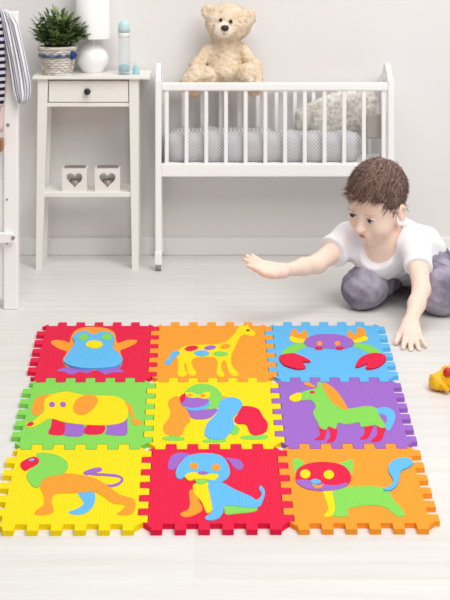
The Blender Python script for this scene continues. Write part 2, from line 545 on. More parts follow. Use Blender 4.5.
# inlay outlines in tile units (0..1 across, 0..1 towards the front): name, colour, layer, outline
MOTIFS = {
 'penguin': (0, 0, [
  ('penguin_body', 'orange', 0, [(0.11,0.335),(0.148,0.306),(0.216,0.318),(0.268,0.358),(0.272,0.255),(0.302,0.127),(0.371,0.074),(0.466,0.062),(0.578,0.092),(0.651,0.181),(0.683,0.359),(0.766,0.308),(0.85,0.314),(0.832,0.382),(0.76,0.455),(0.715,0.505),(0.744,0.658),(0.72,0.792),(0.548,0.839),(0.367,0.827),(0.271,0.764),(0.24,0.657),(0.261,0.52),(0.19,0.464),(0.129,0.391)]),
  ('foot', 'purple', 0, [(0.209,0.848),(0.285,0.785),(0.416,0.807),(0.511,0.833),(0.462,0.89),(0.396,0.869),(0.335,0.911),(0.267,0.864)]),
  ('foot', 'purple', 0, [(0.534,0.833),(0.674,0.792),(0.742,0.766),(0.727,0.818),(0.771,0.871),(0.679,0.876),(0.617,0.912),(0.581,0.875)]),
  ('belly', 'blue', 2, [(0.269,0.603),(0.298,0.493),(0.318,0.381),(0.293,0.278),(0.334,0.185),(0.4,0.168),(0.465,0.238),(0.516,0.192),(0.583,0.18),(0.645,0.256),(0.654,0.37),(0.649,0.466),(0.708,0.577),(0.746,0.685),(0.712,0.787),(0.586,0.828),(0.418,0.828),(0.297,0.774),(0.252,0.7)]),
  ('eye', 'green', 4, [(0.431,0.29),(0.429,0.317),(0.419,0.339),(0.403,0.351),(0.384,0.351),(0.365,0.339),(0.352,0.317),(0.345,0.29),(0.347,0.262),(0.357,0.24),(0.374,0.228),(0.393,0.228),(0.411,0.24),(0.425,0.262)]),
  ('eye', 'green', 4, [(0.63,0.285),(0.628,0.312),(0.617,0.334),(0.601,0.346),(0.582,0.346),(0.564,0.334),(0.55,0.312),(0.544,0.284),(0.547,0.257),(0.557,0.235),(0.574,0.223),(0.593,0.223),(0.611,0.235),(0.625,0.257)]),
  ('beak', 'yellow', 4, [(0.561,0.421),(0.556,0.452),(0.538,0.478),(0.51,0.492),(0.478,0.491),(0.449,0.477),(0.427,0.452),(0.417,0.42),(0.422,0.389),(0.44,0.363),(0.468,0.349),(0.5,0.349),(0.53,0.363),(0.552,0.389)]),
 ]),
 'giraffe': (1, 0, [
  ('giraffe_body', 'yellow', 0, [(0.882,0.196),(0.853,0.236),(0.786,0.207),(0.752,0.248),(0.723,0.328),(0.689,0.469),(0.659,0.607),(0.663,0.769),(0.714,0.9),(0.685,0.942),(0.64,0.895),(0.617,0.726),(0.6,0.672),(0.579,0.704),(0.574,0.811),(0.598,0.931),(0.556,0.952),(0.532,0.884),(0.544,0.726),(0.522,0.629),(0.43,0.612),(0.357,0.628),(0.325,0.677),(0.331,0.778),(0.367,0.889),(0.339,0.93),(0.3,0.904),(0.284,0.778),(0.273,0.703),(0.263,0.799),(0.29,0.909),(0.244,0.95),(0.21,0.904),(0.216,0.767),(0.204,0.606),(0.223,0.468),(0.297,0.406),(0.431,0.395),(0.552,0.385),(0.634,0.322),(0.699,0.189),(0.738,0.071),(0.762,0.018),(0.789,0.054),(0.823,0.018),(0.834,0.09),(0.871,0.143)]),
  ('eye', 'brown', 1, [(0.835,0.131),(0.833,0.14),(0.829,0.147),(0.822,0.151),(0.815,0.151),(0.808,0.147),(0.804,0.14),(0.802,0.131),(0.804,0.122),(0.809,0.115),(0.816,0.111),(0.823,0.111),(0.83,0.115),(0.834,0.122)]),
  ('spot', 'red', 1, [(0.38,0.446),(0.375,0.468),(0.36,0.489),(0.338,0.505),(0.312,0.512),(0.288,0.51),(0.271,0.498),(0.264,0.479),(0.268,0.457),(0.283,0.436),(0.305,0.42),(0.331,0.413),(0.355,0.415),(0.373,0.427)]),
  ('spot', 'blue', 1, [(0.475,0.552),(0.469,0.576),(0.45,0.595),(0.424,0.605),(0.394,0.605),(0.368,0.594),(0.35,0.575),(0.343,0.551),(0.35,0.527),(0.368,0.508),(0.395,0.498),(0.424,0.498),(0.451,0.509),(0.469,0.528)]),
  ('spot', 'purple', 1, [(0.532,0.437),(0.528,0.456),(0.515,0.473),(0.495,0.486),(0.473,0.493),(0.452,0.491),(0.437,0.482),(0.431,0.467),(0.435,0.448),(0.448,0.431),(0.468,0.417),(0.491,0.411),(0.511,0.412),(0.526,0.422)]),
  ('spot', 'orange', 1, [(0.655,0.411),(0.652,0.432),(0.642,0.453),(0.626,0.469),(0.607,0.477),(0.589,0.476),(0.576,0.466),(0.571,0.448),(0.573,0.428),(0.584,0.407),(0.6,0.391),(0.619,0.383),(0.637,0.384),(0.649,0.394)]),
  ('spot', 'green', 1, [(0.634,0.563),(0.627,0.582),(0.609,0.598),(0.584,0.606),(0.556,0.606),(0.531,0.597),(0.513,0.582),(0.507,0.563),(0.514,0.544),(0.531,0.529),(0.557,0.52),(0.585,0.52),(0.611,0.529),(0.628,0.544)]),
  ('tail', 'blue', 1, [(0.224,0.529),(0.176,0.507),(0.145,0.567),(0.131,0.638),(0.098,0.692),(0.112,0.756),(0.148,0.73),(0.166,0.682),(0.157,0.649),(0.196,0.627),(0.19,0.584),(0.219,0.573)]),
 ]),
 'crab': (2, 0, [
  ('leg', 'green', 0, [(0.094,0.565),(0.126,0.471),(0.198,0.398),(0.307,0.37),(0.312,0.443),(0.259,0.477),(0.229,0.527),(0.173,0.56)]),
  ('leg', 'green', 0, [(0.719,0.371),(0.817,0.389),(0.892,0.44),(0.937,0.546),(0.899,0.59),(0.837,0.556),(0.78,0.479),(0.72,0.439)]),
  ('pincer', 'orange', 0, [(0.181,0.249),(0.21,0.132),(0.246,0.097),(0.254,0.173),(0.28,0.191),(0.304,0.126),(0.337,0.156),(0.336,0.249),(0.298,0.319),(0.231,0.301)]),
  ('pincer_cuff', 'yellow', 1, [(0.173,0.284),(0.197,0.243),(0.246,0.278),(0.313,0.301),(0.306,0.353),(0.227,0.364),(0.188,0.335)]),
  ('pincer', 'orange', 0, [(0.687,0.192),(0.724,0.128),(0.743,0.21),(0.774,0.175),(0.794,0.068),(0.838,0.098),(0.855,0.187),(0.838,0.263),(0.774,0.291),(0.718,0.314),(0.695,0.274)]),
  ('pincer_cuff', 'yellow', 1, [(0.707,0.337),(0.775,0.285),(0.84,0.239),(0.857,0.303),(0.81,0.337),(0.739,0.366)]),
  ('claw', 'red', 2, [(0.063,0.636),(0.105,0.592),(0.186,0.571),(0.241,0.609),(0.298,0.664),(0.323,0.718),(0.256,0.728),(0.276,0.814),(0.219,0.845),(0.144,0.813),(0.083,0.749)]),
  ('claw', 'red', 2, [(0.692,0.81),(0.729,0.692),(0.791,0.611),(0.876,0.568),(0.952,0.595),(0.969,0.666),(0.922,0.763),(0.848,0.832),(0.775,0.837),(0.8,0.752),(0.743,0.794)]),
  ('crab_body', 'purple', 1, [(0.291,0.376),(0.327,0.284),(0.415,0.215),(0.525,0.203),(0.645,0.227),(0.713,0.303),(0.73,0.377),(0.69,0.445),(0.592,0.483),(0.487,0.466),(0.394,0.455),(0.329,0.432)]),
  ('eye', 'orange', 2, [(0.452,0.382),(0.448,0.399),(0.44,0.413),(0.43,0.42),(0.419,0.42),(0.41,0.413),(0.404,0.399),(0.403,0.382),(0.407,0.364),(0.415,0.35),(0.425,0.343),(0.436,0.343),(0.445,0.351),(0.451,0.364)]),
  ('eye', 'orange', 2, [(0.608,0.382),(0.604,0.399),(0.596,0.413),(0.585,0.421),(0.574,0.421),(0.565,0.413),(0.56,0.399),(0.559,0.382),(0.563,0.365),(0.572,0.351),(0.582,0.343),(0.593,0.343),(0.602,0.351),(0.607,0.365)]),
  ('mouthpart', 'red', 2, [(0.45,0.466),(0.445,0.478),(0.435,0.488),(0.42,0.493),(0.405,0.493),(0.391,0.488),(0.383,0.478),(0.38,0.466),(0.385,0.454),(0.395,0.444),(0.409,0.439),(0.425,0.439),(0.438,0.444),(0.447,0.454)]),
  ('mouthpart', 'red', 2, [(0.629,0.467),(0.624,0.479),(0.613,0.489),(0.599,0.494),(0.583,0.494),(0.57,0.488),(0.561,0.479),(0.559,0.467),(0.564,0.454),(0.574,0.445),(0.589,0.439),(0.604,0.439),(0.618,0.445),(0.627,0.455)]),
 ]),
 'elephant': (0, 1, [
  ('ear', 'orange', 0, [(0.154,0.238),(0.209,0.227),(0.181,0.316),(0.17,0.418),(0.15,0.538),(0.099,0.548),(0.074,0.448),(0.083,0.315),(0.116,0.253)]),
  ('leg', 'red', 0, [(0.251,0.593),(0.323,0.618),(0.363,0.657),(0.366,0.829),(0.244,0.819),(0.251,0.715)]),
  ('leg', 'purple', 0, [(0.362,0.652),(0.499,0.692),(0.499,0.849),(0.367,0.843),(0.365,0.763)]),
  ('leg', 'red', 0, [(0.534,0.682),(0.657,0.693),(0.65,0.817),(0.517,0.821)]),
  ('leg', 'purple', 0, [(0.682,0.683),(0.789,0.659),(0.819,0.547),(0.834,0.693),(0.829,0.841),(0.681,0.826),(0.683,0.765)]),
  ('tail', 'orange', 0, [(0.785,0.344),(0.832,0.37),(0.865,0.472),(0.884,0.601),(0.929,0.621),(0.946,0.67),(0.906,0.703),(0.871,0.66),(0.853,0.547),(0.819,0.446)]),
  ('elephant_body', 'yellow', 1, [(0.057,0.67),(0.107,0.641),(0.14,0.573),(0.176,0.494),(0.157,0.367),(0.176,0.274),(0.232,0.222),(0.323,0.191),(0.405,0.223),(0.501,0.255),(0.661,0.256),(0.756,0.292),(0.814,0.396),(0.832,0.547),(0.801,0.655),(0.689,0.698),(0.509,0.692),(0.352,0.657),(0.271,0.613),(0.219,0.603),(0.173,0.661),(0.116,0.719),(0.074,0.728)]),
  ('trunk_tip', 'red', 2, [(0.113,0.667),(0.115,0.68),(0.111,0.695),(0.103,0.707),(0.092,0.715),(0.081,0.717),(0.071,0.713),(0.065,0.703),(0.063,0.689),(0.067,0.675),(0.075,0.662),(0.086,0.654),(0.098,0.652),(0.107,0.657)]),
  ('ear', 'orange', 2, [(0.395,0.444),(0.413,0.317),(0.474,0.25),(0.541,0.25),(0.583,0.318),(0.567,0.43),(0.522,0.52),(0.472,0.555),(0.418,0.52)]),
  ('eye', 'purple', 2, [(0.249,0.393),(0.249,0.411),(0.243,0.425),(0.235,0.433),(0.224,0.432),(0.214,0.425),(0.206,0.41),(0.202,0.393),(0.202,0.375),(0.207,0.361),(0.216,0.353),(0.227,0.353),(0.237,0.361),(0.245,0.375)]),
  ('eye', 'purple', 2, [(0.336,0.393),(0.335,0.411),(0.33,0.425),(0.321,0.433),(0.311,0.433),(0.3,0.425),(0.293,0.411),(0.289,0.393),(0.289,0.375),(0.294,0.361),(0.303,0.353),(0.314,0.353),(0.324,0.361),(0.332,0.376)]),
 ]),
 'gorilla': (1, 1, [
  ('shoulder', 'orange', 0, [(0.554,0.259),(0.612,0.281),(0.6,0.343),(0.553,0.343)]),
  ('foot', 'green', 0, [(0.11,0.871),(0.19,0.852),(0.269,0.876),(0.262,0.918),(0.129,0.913)]),
  ('foot', 'green', 0, [(0.413,0.919),(0.493,0.891),(0.586,0.901),(0.568,0.943),(0.43,0.947)]),
  ('foot', 'green', 0, [(0.704,0.864),(0.798,0.837),(0.902,0.847),(0.884,0.903),(0.72,0.902)]),
  ('belly', 'green', 0, [(0.626,0.817),(0.662,0.702),(0.697,0.76),(0.671,0.841)]),
  ('chest', 'purple', 0, [(0.289,0.474),(0.393,0.484),(0.525,0.455),(0.503,0.55),(0.445,0.609),(0.354,0.613),(0.302,0.554)]),
  ('arm', 'orange', 1, [(0.14,0.377),(0.168,0.294),(0.221,0.268),(0.249,0.398),(0.289,0.474),(0.318,0.623),(0.28,0.72),(0.253,0.839),(0.191,0.857),(0.126,0.814),(0.111,0.719),(0.148,0.612),(0.164,0.498)]),
  ('back', 'red', 1, [(0.669,0.45),(0.762,0.42),(0.852,0.466),(0.881,0.576),(0.915,0.675),(0.897,0.795),(0.823,0.856),(0.774,0.818),(0.747,0.698),(0.688,0.688),(0.657,0.625),(0.693,0.526)]),
  ('arm', 'blue', 2, [(0.524,0.525),(0.553,0.353),(0.62,0.286),(0.699,0.312),(0.731,0.4),(0.693,0.516),(0.65,0.6),(0.657,0.722),(0.61,0.841),(0.569,0.901),(0.481,0.901),(0.428,0.84),(0.444,0.696),(0.484,0.609)]),
  ('head', 'green', 1, [(0.26,0.243),(0.313,0.121),(0.394,0.067),(0.489,0.095),(0.555,0.191),(0.572,0.296),(0.552,0.399),(0.485,0.47),(0.42,0.434),(0.314,0.357)]),
  ('jaw', 'blue', 2, [(0.243,0.372),(0.288,0.388),(0.341,0.413),(0.42,0.373),(0.465,0.332),(0.465,0.434),(0.393,0.484),(0.302,0.479)]),
  ('muzzle', 'purple', 3, [(0.256,0.3),(0.354,0.28),(0.46,0.322),(0.446,0.398),(0.367,0.449),(0.289,0.438),(0.238,0.377)]),
  ('nose', 'red', 4, [(0.232,0.289),(0.274,0.227),(0.28,0.31),(0.248,0.372)]),
  ('mask', 'yellow', 3, [(0.276,0.216),(0.341,0.222),(0.381,0.254),(0.458,0.201),(0.477,0.259),(0.439,0.316),(0.381,0.295),(0.327,0.3),(0.287,0.274)]),
  ('eye', 'orange', 4, [(0.327,0.259),(0.326,0.269),(0.321,0.277),(0.315,0.281),(0.308,0.281),(0.301,0.277),(0.297,0.269),(0.295,0.258),(0.297,0.248),(0.301,0.24),(0.308,0.235),(0.315,0.235),(0.321,0.24),(0.326,0.248)]),
  ('eye', 'orange', 4, [(0.434,0.264),(0.432,0.276),(0.427,0.285),(0.419,0.29),(0.411,0.29),(0.404,0.284),(0.398,0.275),(0.397,0.264),(0.398,0.253),(0.404,0.244),(0.411,0.239),(0.42,0.239),(0.427,0.244),(0.432,0.253)]),
 ]),
 'horse': (2, 1, [
  ('leg', 'red', 0, [(0.307,0.701),(0.367,0.725),(0.344,0.868),(0.324,0.914),(0.259,0.909),(0.305,0.844)]),
  ('leg', 'red', 0, [(0.377,0.701),(0.442,0.716),(0.435,0.845),(0.398,0.938),(0.345,0.942),(0.385,0.859)]),
  ('leg', 'red', 0, [(0.662,0.688),(0.731,0.688),(0.694,0.822),(0.657,0.898),(0.6,0.907),(0.648,0.822)]),
  ('leg', 'red', 0, [(0.76,0.703),(0.826,0.713),(0.79,0.847),(0.754,0.931),(0.68,0.935),(0.74,0.846)]),
  ('tail', 'blue', 0, [(0.757,0.481),(0.855,0.441),(0.913,0.491),(0.913,0.606),(0.87,0.728),(0.836,0.79),(0.814,0.727),(0.847,0.63),(0.839,0.561),(0.802,0.541)]),
  ('horse_body', 'green', 1, [(0.198,0.226),(0.283,0.168),(0.339,0.141),(0.352,0.06),(0.38,0.044),(0.395,0.125),(0.416,0.248),(0.452,0.377),(0.535,0.47),(0.711,0.425),(0.781,0.461),(0.794,0.581),(0.823,0.718),(0.788,0.751),(0.744,0.708),(0.691,0.722),(0.628,0.731),(0.625,0.668),(0.524,0.697),(0.456,0.677),(0.435,0.764),(0.382,0.725),(0.357,0.773),(0.314,0.744),(0.304,0.677),(0.278,0.529),(0.31,0.428),(0.275,0.33),(0.19,0.33)]),
  ('muzzle', 'yellow', 2, [(0.111,0.283),(0.157,0.231),(0.206,0.226),(0.196,0.33),(0.141,0.356),(0.111,0.324)]),
  ('forelock', 'orange', 1, [(0.241,0.076),(0.271,0.044),(0.316,0.098),(0.338,0.125),(0.287,0.12)]),
  ('eye', 'red', 2, [(0.32,0.21),(0.317,0.221),(0.31,0.229),(0.301,0.233),(0.292,0.233),(0.284,0.229),(0.278,0.22),(0.277,0.21),(0.28,0.2),(0.287,0.191),(0.296,0.187),(0.305,0.187),(0.313,0.192),(0.319,0.2)]),
  ('mane', 'orange', 2, [(0.386,0.071),(0.427,0.072),(0.485,0.169),(0.526,0.3),(0.556,0.47),(0.509,0.469),(0.441,0.357),(0.402,0.2)]),
 ]),
 'lion': (0, 2, [
  ('leg', 'blue', 0, [(0.525,0.579),(0.58,0.592),(0.643,0.592),(0.659,0.681),(0.641,0.78),(0.589,0.849),(0.509,0.849),(0.486,0.822),(0.548,0.779),(0.581,0.72),(0.549,0.648)]),
  ('tail', 'purple', 0, [(0.724,0.527),(0.765,0.527),(0.815,0.501),(0.844,0.432),(0.805,0.374),(0.718,0.355),(0.622,0.346),(0.594,0.33),(0.59,0.362),(0.622,0.38),(0.719,0.389),(0.802,0.406),(0.825,0.432),(0.803,0.472),(0.76,0.495),(0.722,0.494)]),
  ('tail_tuft', 'purple', 1, [(0.548,0.341),(0.605,0.295),(0.664,0.278),(0.681,0.317),(0.626,0.35),(0.575,0.376)]),
  ('lion_body', 'orange', 1, [(0.269,0.425),(0.311,0.378),(0.405,0.353),(0.526,0.371),(0.65,0.427),(0.74,0.519),(0.828,0.622),(0.934,0.683),(0.933,0.821),(0.887,0.863),(0.82,0.851),(0.85,0.808),(0.869,0.742),(0.787,0.725),(0.7,0.629),(0.638,0.588),(0.533,0.596),(0.405,0.603),(0.36,0.623),(0.358,0.719),(0.382,0.817),(0.327,0.859),(0.255,0.847),(0.263,0.801),(0.305,0.738),(0.289,0.618),(0.252,0.516)]),
  ('mane', 'green', 2, [(0.184,0.095),(0.257,0.086),(0.346,0.122),(0.415,0.198),(0.432,0.285),(0.395,0.37),(0.313,0.391),(0.26,0.454),(0.245,0.532),(0.195,0.507),(0.143,0.39),(0.155,0.313),(0.2,0.24),(0.205,0.175)]),
  ('face', 'red', 3, [(0.08,0.227),(0.108,0.183),(0.164,0.139),(0.21,0.175),(0.207,0.24),(0.157,0.283),(0.127,0.318),(0.097,0.287)]),
  ('eye', 'blue', 4, [(0.176,0.177),(0.175,0.184),(0.171,0.191),(0.164,0.197),(0.156,0.199),(0.148,0.199),(0.142,0.195),(0.139,0.189),(0.139,0.182),(0.143,0.175),(0.15,0.17),(0.158,0.167),(0.166,0.168),(0.172,0.171)]),
 ]),
 'dog': (1, 2, [
  ('ear', 'purple', 0, [(0.159,0.283),(0.17,0.158),(0.209,0.099),(0.264,0.085),(0.318,0.115),(0.251,0.188),(0.218,0.284),(0.186,0.312)]),
  ('ear', 'purple', 0, [(0.57,0.16),(0.629,0.165),(0.683,0.185),(0.71,0.267),(0.681,0.319),(0.64,0.281),(0.609,0.199)]),
  ('leg', 'orange', 0, [(0.315,0.58),(0.352,0.571),(0.382,0.692),(0.408,0.8),(0.347,0.868),(0.284,0.889),(0.256,0.846),(0.309,0.8),(0.321,0.713)]),
  ('belly', 'green', 0, [(0.566,0.75),(0.703,0.776),(0.787,0.786),(0.765,0.828),(0.65,0.849),(0.574,0.861),(0.562,0.823)]),
  ('chest', 'yellow', 1, [(0.341,0.508),(0.398,0.481),(0.456,0.472),(0.471,0.581),(0.482,0.758),(0.468,0.827),(0.435,0.839),(0.403,0.714),(0.359,0.625)]),
  ('dog_body', 'blue', 2, [(0.451,0.472),(0.543,0.477),(0.632,0.56),(0.746,0.65),(0.788,0.694),(0.827,0.632),(0.812,0.561),(0.824,0.52),(0.85,0.583),(0.835,0.686),(0.782,0.786),(0.576,0.758),(0.549,0.844),(0.513,0.912),(0.447,0.932),(0.425,0.894),(0.476,0.827),(0.465,0.67)]),
  ('head', 'blue', 3, [(0.291,0.149),(0.359,0.11),(0.454,0.101),(0.549,0.136),(0.593,0.233),(0.609,0.352),(0.583,0.436),(0.516,0.486),(0.451,0.467),(0.372,0.379),(0.293,0.402),(0.241,0.438),(0.216,0.373),(0.233,0.265)]),
  ('eye', 'orange', 4, [(0.378,0.27),(0.375,0.289),(0.366,0.304),(0.353,0.312),(0.339,0.312),(0.326,0.303),(0.317,0.288),(0.314,0.27),(0.317,0.251),(0.325,0.236),(0.338,0.228),(0.353,0.228),(0.366,0.236),(0.375,0.251)]),
  ('eye', 'orange', 4, [(0.541,0.29),(0.537,0.309),(0.528,0.323),(0.515,0.332),(0.501,0.332),(0.488,0.323),(0.479,0.308),(0.476,0.29),(0.48,0.271),(0.489,0.256),(0.502,0.248),(0.516,0.248),(0.529,0.257),(0.538,0.272)]),
  ('mouth', 'green', 3, [(0.354,0.43),(0.412,0.416),(0.446,0.44),(0.427,0.49),(0.378,0.499)]),
  ('muzzle', 'yellow', 4, [(0.285,0.388),(0.346,0.351),(0.425,0.384),(0.478,0.375),(0.528,0.389),(0.491,0.454),(0.425,0.435),(0.359,0.439),(0.307,0.453)]),
  ('nose', 'purple', 5, [(0.449,0.365),(0.445,0.375),(0.435,0.383),(0.42,0.388),(0.404,0.388),(0.389,0.383),(0.379,0.375),(0.375,0.365),(0.379,0.355),(0.389,0.346),(0.404,0.342),(0.42,0.342),(0.435,0.347),(0.446,0.355)]),
 ]),
 'cat': (2, 2, [
  ('ear', 'green', 0, [(0.071,0.212),(0.104,0.163),(0.156,0.222),(0.121,0.298),(0.082,0.364)]),
  ('ear', 'green', 0, [(0.402,0.243),(0.466,0.204),(0.511,0.18),(0.513,0.286),(0.476,0.404),(0.448,0.319)]),
  ('tail', 'blue', 2, [(0.692,0.58),(0.76,0.521),(0.777,0.452),(0.761,0.359),(0.777,0.264),(0.841,0.192),(0.916,0.178),(0.958,0.241),(0.911,0.303),(0.85,0.35),(0.822,0.453),(0.792,0.535),(0.737,0.593)]),
  ('chest', 'yellow', 0, [(0.266,0.568),(0.34,0.559),(0.336,0.676),(0.328,0.806),(0.293,0.883),(0.24,0.883),(0.28,0.806),(0.272,0.697)]),
  ('cat_body', 'green', 1, [(0.34,0.577),(0.483,0.533),(0.653,0.534),(0.725,0.589),(0.748,0.7),(0.787,0.788),(0.802,0.878),(0.742,0.89),(0.695,0.809),(0.624,0.765),(0.495,0.773),(0.415,0.811),(0.409,0.884),(0.303,0.887),(0.326,0.806),(0.331,0.698)]),
  ('head', 'red', 2, [(0.078,0.42),(0.107,0.303),(0.193,0.237),(0.302,0.218),(0.42,0.252),(0.473,0.334),(0.479,0.432),(0.441,0.515),(0.349,0.573),(0.244,0.581),(0.142,0.549),(0.089,0.494)]),
  ('jaw', 'purple', 3, [(0.083,0.457),(0.163,0.453),(0.238,0.495),(0.354,0.523),(0.441,0.487),(0.431,0.533),(0.362,0.573),(0.256,0.586),(0.154,0.563),(0.098,0.512)]),
  ('eye', 'yellow', 4, [(0.19,0.379),(0.184,0.403),(0.172,0.423),(0.157,0.433),(0.14,0.433),(0.126,0.422),(0.117,0.403),(0.115,0.379),(0.121,0.354),(0.133,0.335),(0.148,0.324),(0.165,0.324),(0.179,0.335),(0.188,0.355)]),
  ('eye', 'yellow', 4, [(0.359,0.389),(0.353,0.414),(0.34,0.433),(0.325,0.444),(0.308,0.443),(0.294,0.433),(0.286,0.413),(0.284,0.389),(0.29,0.365),(0.302,0.345),(0.318,0.334),(0.335,0.334),(0.349,0.345),(0.357,0.365)]),
  ('mouth', 'orange', 5, [(0.19,0.504),(0.232,0.532),(0.274,0.504),(0.251,0.554),(0.209,0.559)]),
  ('nose', 'blue', 5, [(0.182,0.476),(0.221,0.444),(0.26,0.481),(0.218,0.513)]),
 ]),
}
TILES = {   # colour of the tile, label
    'penguin': ('red', 'red foam puzzle tile with a blue and orange penguin'),
    'giraffe': ('orange', 'orange foam puzzle tile with a yellow spotted giraffe'),
    'crab': ('blue', 'light blue foam puzzle tile with a purple and red crab, next to the boy'),
    'elephant': ('green', 'green foam puzzle tile with a yellow elephant'),
    'gorilla': ('yellow', 'yellow foam puzzle tile with a many-coloured gorilla, at the centre of the mat'),
    'horse': ('purple', 'purple foam puzzle tile with a green horse'),
    'lion': ('yellow', 'yellow foam puzzle tile with an orange lion with green mane'),
    'dog': ('red', 'red foam puzzle tile with a blue sitting puppy'),
    'cat': ('orange', 'orange foam puzzle tile with a green cat with red head'),
}
RAISED = {('penguin', 'belly'): 0.0035, ('penguin', 'eye'): 0.0035, ('penguin', 'beak'): 0.0035, ('crab', 'claw'): 0.0025, ('cat', 'tail'): 0.002}
for animal, (tu, tv, parts) in MOTIFS.items():
    base, lab = TILES[animal]
    cx, cy = mat_xy(tu + 0.5, tv + 0.5)
    t = thing('foam_puzzle_tile', (cx, cy, 0), lab, 'play mat tile', 'animal foam tiles of the play mat')
    g = 0.003
    c = [(tu, tv), (tu + 1, tv), (tu + 1, tv + 1), (tu, tv + 1)]
    loop = (edge_wave(c[0], c[1], 'v', 1, g) + edge_wave(c[1], c[2], 'u', -1, g)
            + edge_wave(c[3], c[2], 'v', -1, g)[::-1] + edge_wave(c[0], c[3], 'u', 1, g)[::-1])
    bm = bmesh.new()
    add_prism(bm, [mat_xy(*p) for p in loop], 0.0, FOAM_T)
    from_bm('tile_base', bm, foam(base), t)
    for order, (name, colour, layer, pts) in enumerate(parts):
        poly = [mat_xy(tu + p[0], tv + p[1]) for p in catmull(pts, 3)]
        bm = bmesh.new()
        z1 = FOAM_T + 0.0005 + 0.0003 * layer + 0.00004 * order + RAISED.get((animal, name), 0)
        add_prism(bm, poly, FOAM_T - 0.004, z1)
        p = from_bm(name, bm, foam(colour), t)
        p['label'] = f"{colour} foam {name.replace('_', ' ')} inlay"

# ------------------------------------------------------------------ white nightstand
white = mat('white_lacquer', (243, 240, 234), 0.38, 0.4)
white_wood = mat('white_painted_wood', (251, 250, 249), 0.42, 0.4)
black_metal = mat('dark_metal', (40, 38, 38), 0.35, 0.5)
NF, NB = 4.075, 4.232            # front and back of the nightstand
nt_ = thing('nightstand', (at(88, 265, NF).x, NF, 0), 'white nightstand with one drawer and a low shelf, against the wall', 'nightstand')


def leg(px_top, px_bot, y0, y1, ztop):
    """Tapered leg between two depths; outer and inner edges read at the front."""
    bm = bmesh.new()
    xs = lambda q, yy: [at(q[0], 0, NF).x, at(q[1], 0, NF).x]
    b0, b1 = xs(px_bot, y0)
    t0, t1 = xs(px_top, y0)
    add_hex(bm, [(b0, y0, 0), (b1, y0, 0), (b1, y1, 0), (b0, y1, 0)],
            [(t0, y0, ztop), (t1, y0, ztop), (t1, y1, ztop), (t0, y1, ztop)])
    return from_bm('leg', bm, white, nt_)


ztop = at(0, 79.5, NF).z
for y0, y1 in ((NF, NF + 0.03), (NB - 0.028, NB)):
    leg((37.8, 48), (35.8, 42), y0, y1, ztop)
    leg((129, 138.8), (132, 138.6), y0, y1, ztop)
bm = bmesh.new()
a, b_ = at(32, 74.5, NF - 0.012), at(150, 79.6, NF - 0.012)
add_box(bm, (a.x, NF - 0.012, b_.z), (b_.x, NB + 0.012, at(0, 76.5, NF - 0.012).z), 0.002)
top_z = at(0, 76.5, NF - 0.012).z
from_bm('table_top', bm, white, nt_)
zd0, zd1 = at(0, 103, NF).z, at(0, 80.3, NF).z
zr0 = at(0, 107, NF).z
box('bottom_rail', (at(47, 0, NF).x, NF + 0.004, zr0), (at(130, 0, NF).x, NF + 0.02, zd0 - 0.001), white, nt_)
bm = bmesh.new()
add_box(bm, (at(45, 0, NF).x, NF + 0.02, zr0), (at(48, 0, NF).x, NB - 0.005, zd1))
add_box(bm, (at(129, 0, NF).x, NF + 0.02, zr0), (at(133, 0, NF).x, NB - 0.005, zd1))
add_box(bm, (at(45, 0, NF).x, NB - 0.012, zr0), (at(133, 0, NF).x, NB, zd1))
from_bm('apron', bm, white, nt_)
dr = box('drawer', (at(48.6, 0, NF).x, NF + 0.005, zd0 + 0.002), (at(128.4, 0, NF).x, NB - 0.02, zd1 - 0.002), white, nt_)
bm = bmesh.new()
kc = at(87.5, 91.3, NF)
add_ball(bm, (kc.x, NF - 0.009, kc.z), (0.0105, 0.006, 0.0105))
add_tube(bm, [(kc.x, NF + 0.006, kc.z), (kc.x, NF - 0.006, kc.z)], 0.005)
k = from_bm('knob', bm, black_metal, dr, True)
k['label'] = 'dark round drawer knob'
zs1, zs0 = at(0, 192.4, NF).z, at(0, 197.4, NF).z
box('shelf', (at(43, 0, NF).x, NF + 0.003, zs0), (at(132.5, 0, NF).x, NF + 0.125, zs1), white, nt_)
shelf_z = zs1

# heart tealight holders on the shelf
holder_paint = mat('chalk_white_wood', (236, 232, 227), 0.7, 0.2)
glass_grey = mat('grey_tealight_glass', (150, 142, 138), 0.25, 0.5)


def heart(cx, cz, s, n=28):
    pts = []
    for i in range(n):
        t = 2 * math.pi * i / n
        x = 16 * math.sin(t) ** 3
        z = 13 * math.cos(t) - 5 * math.cos(2 * t) - 2 * math.cos(3 * t) - math.cos(4 * t)
        pts.append((cx + x * s / 32, cz + z * s / 30))
    return pts


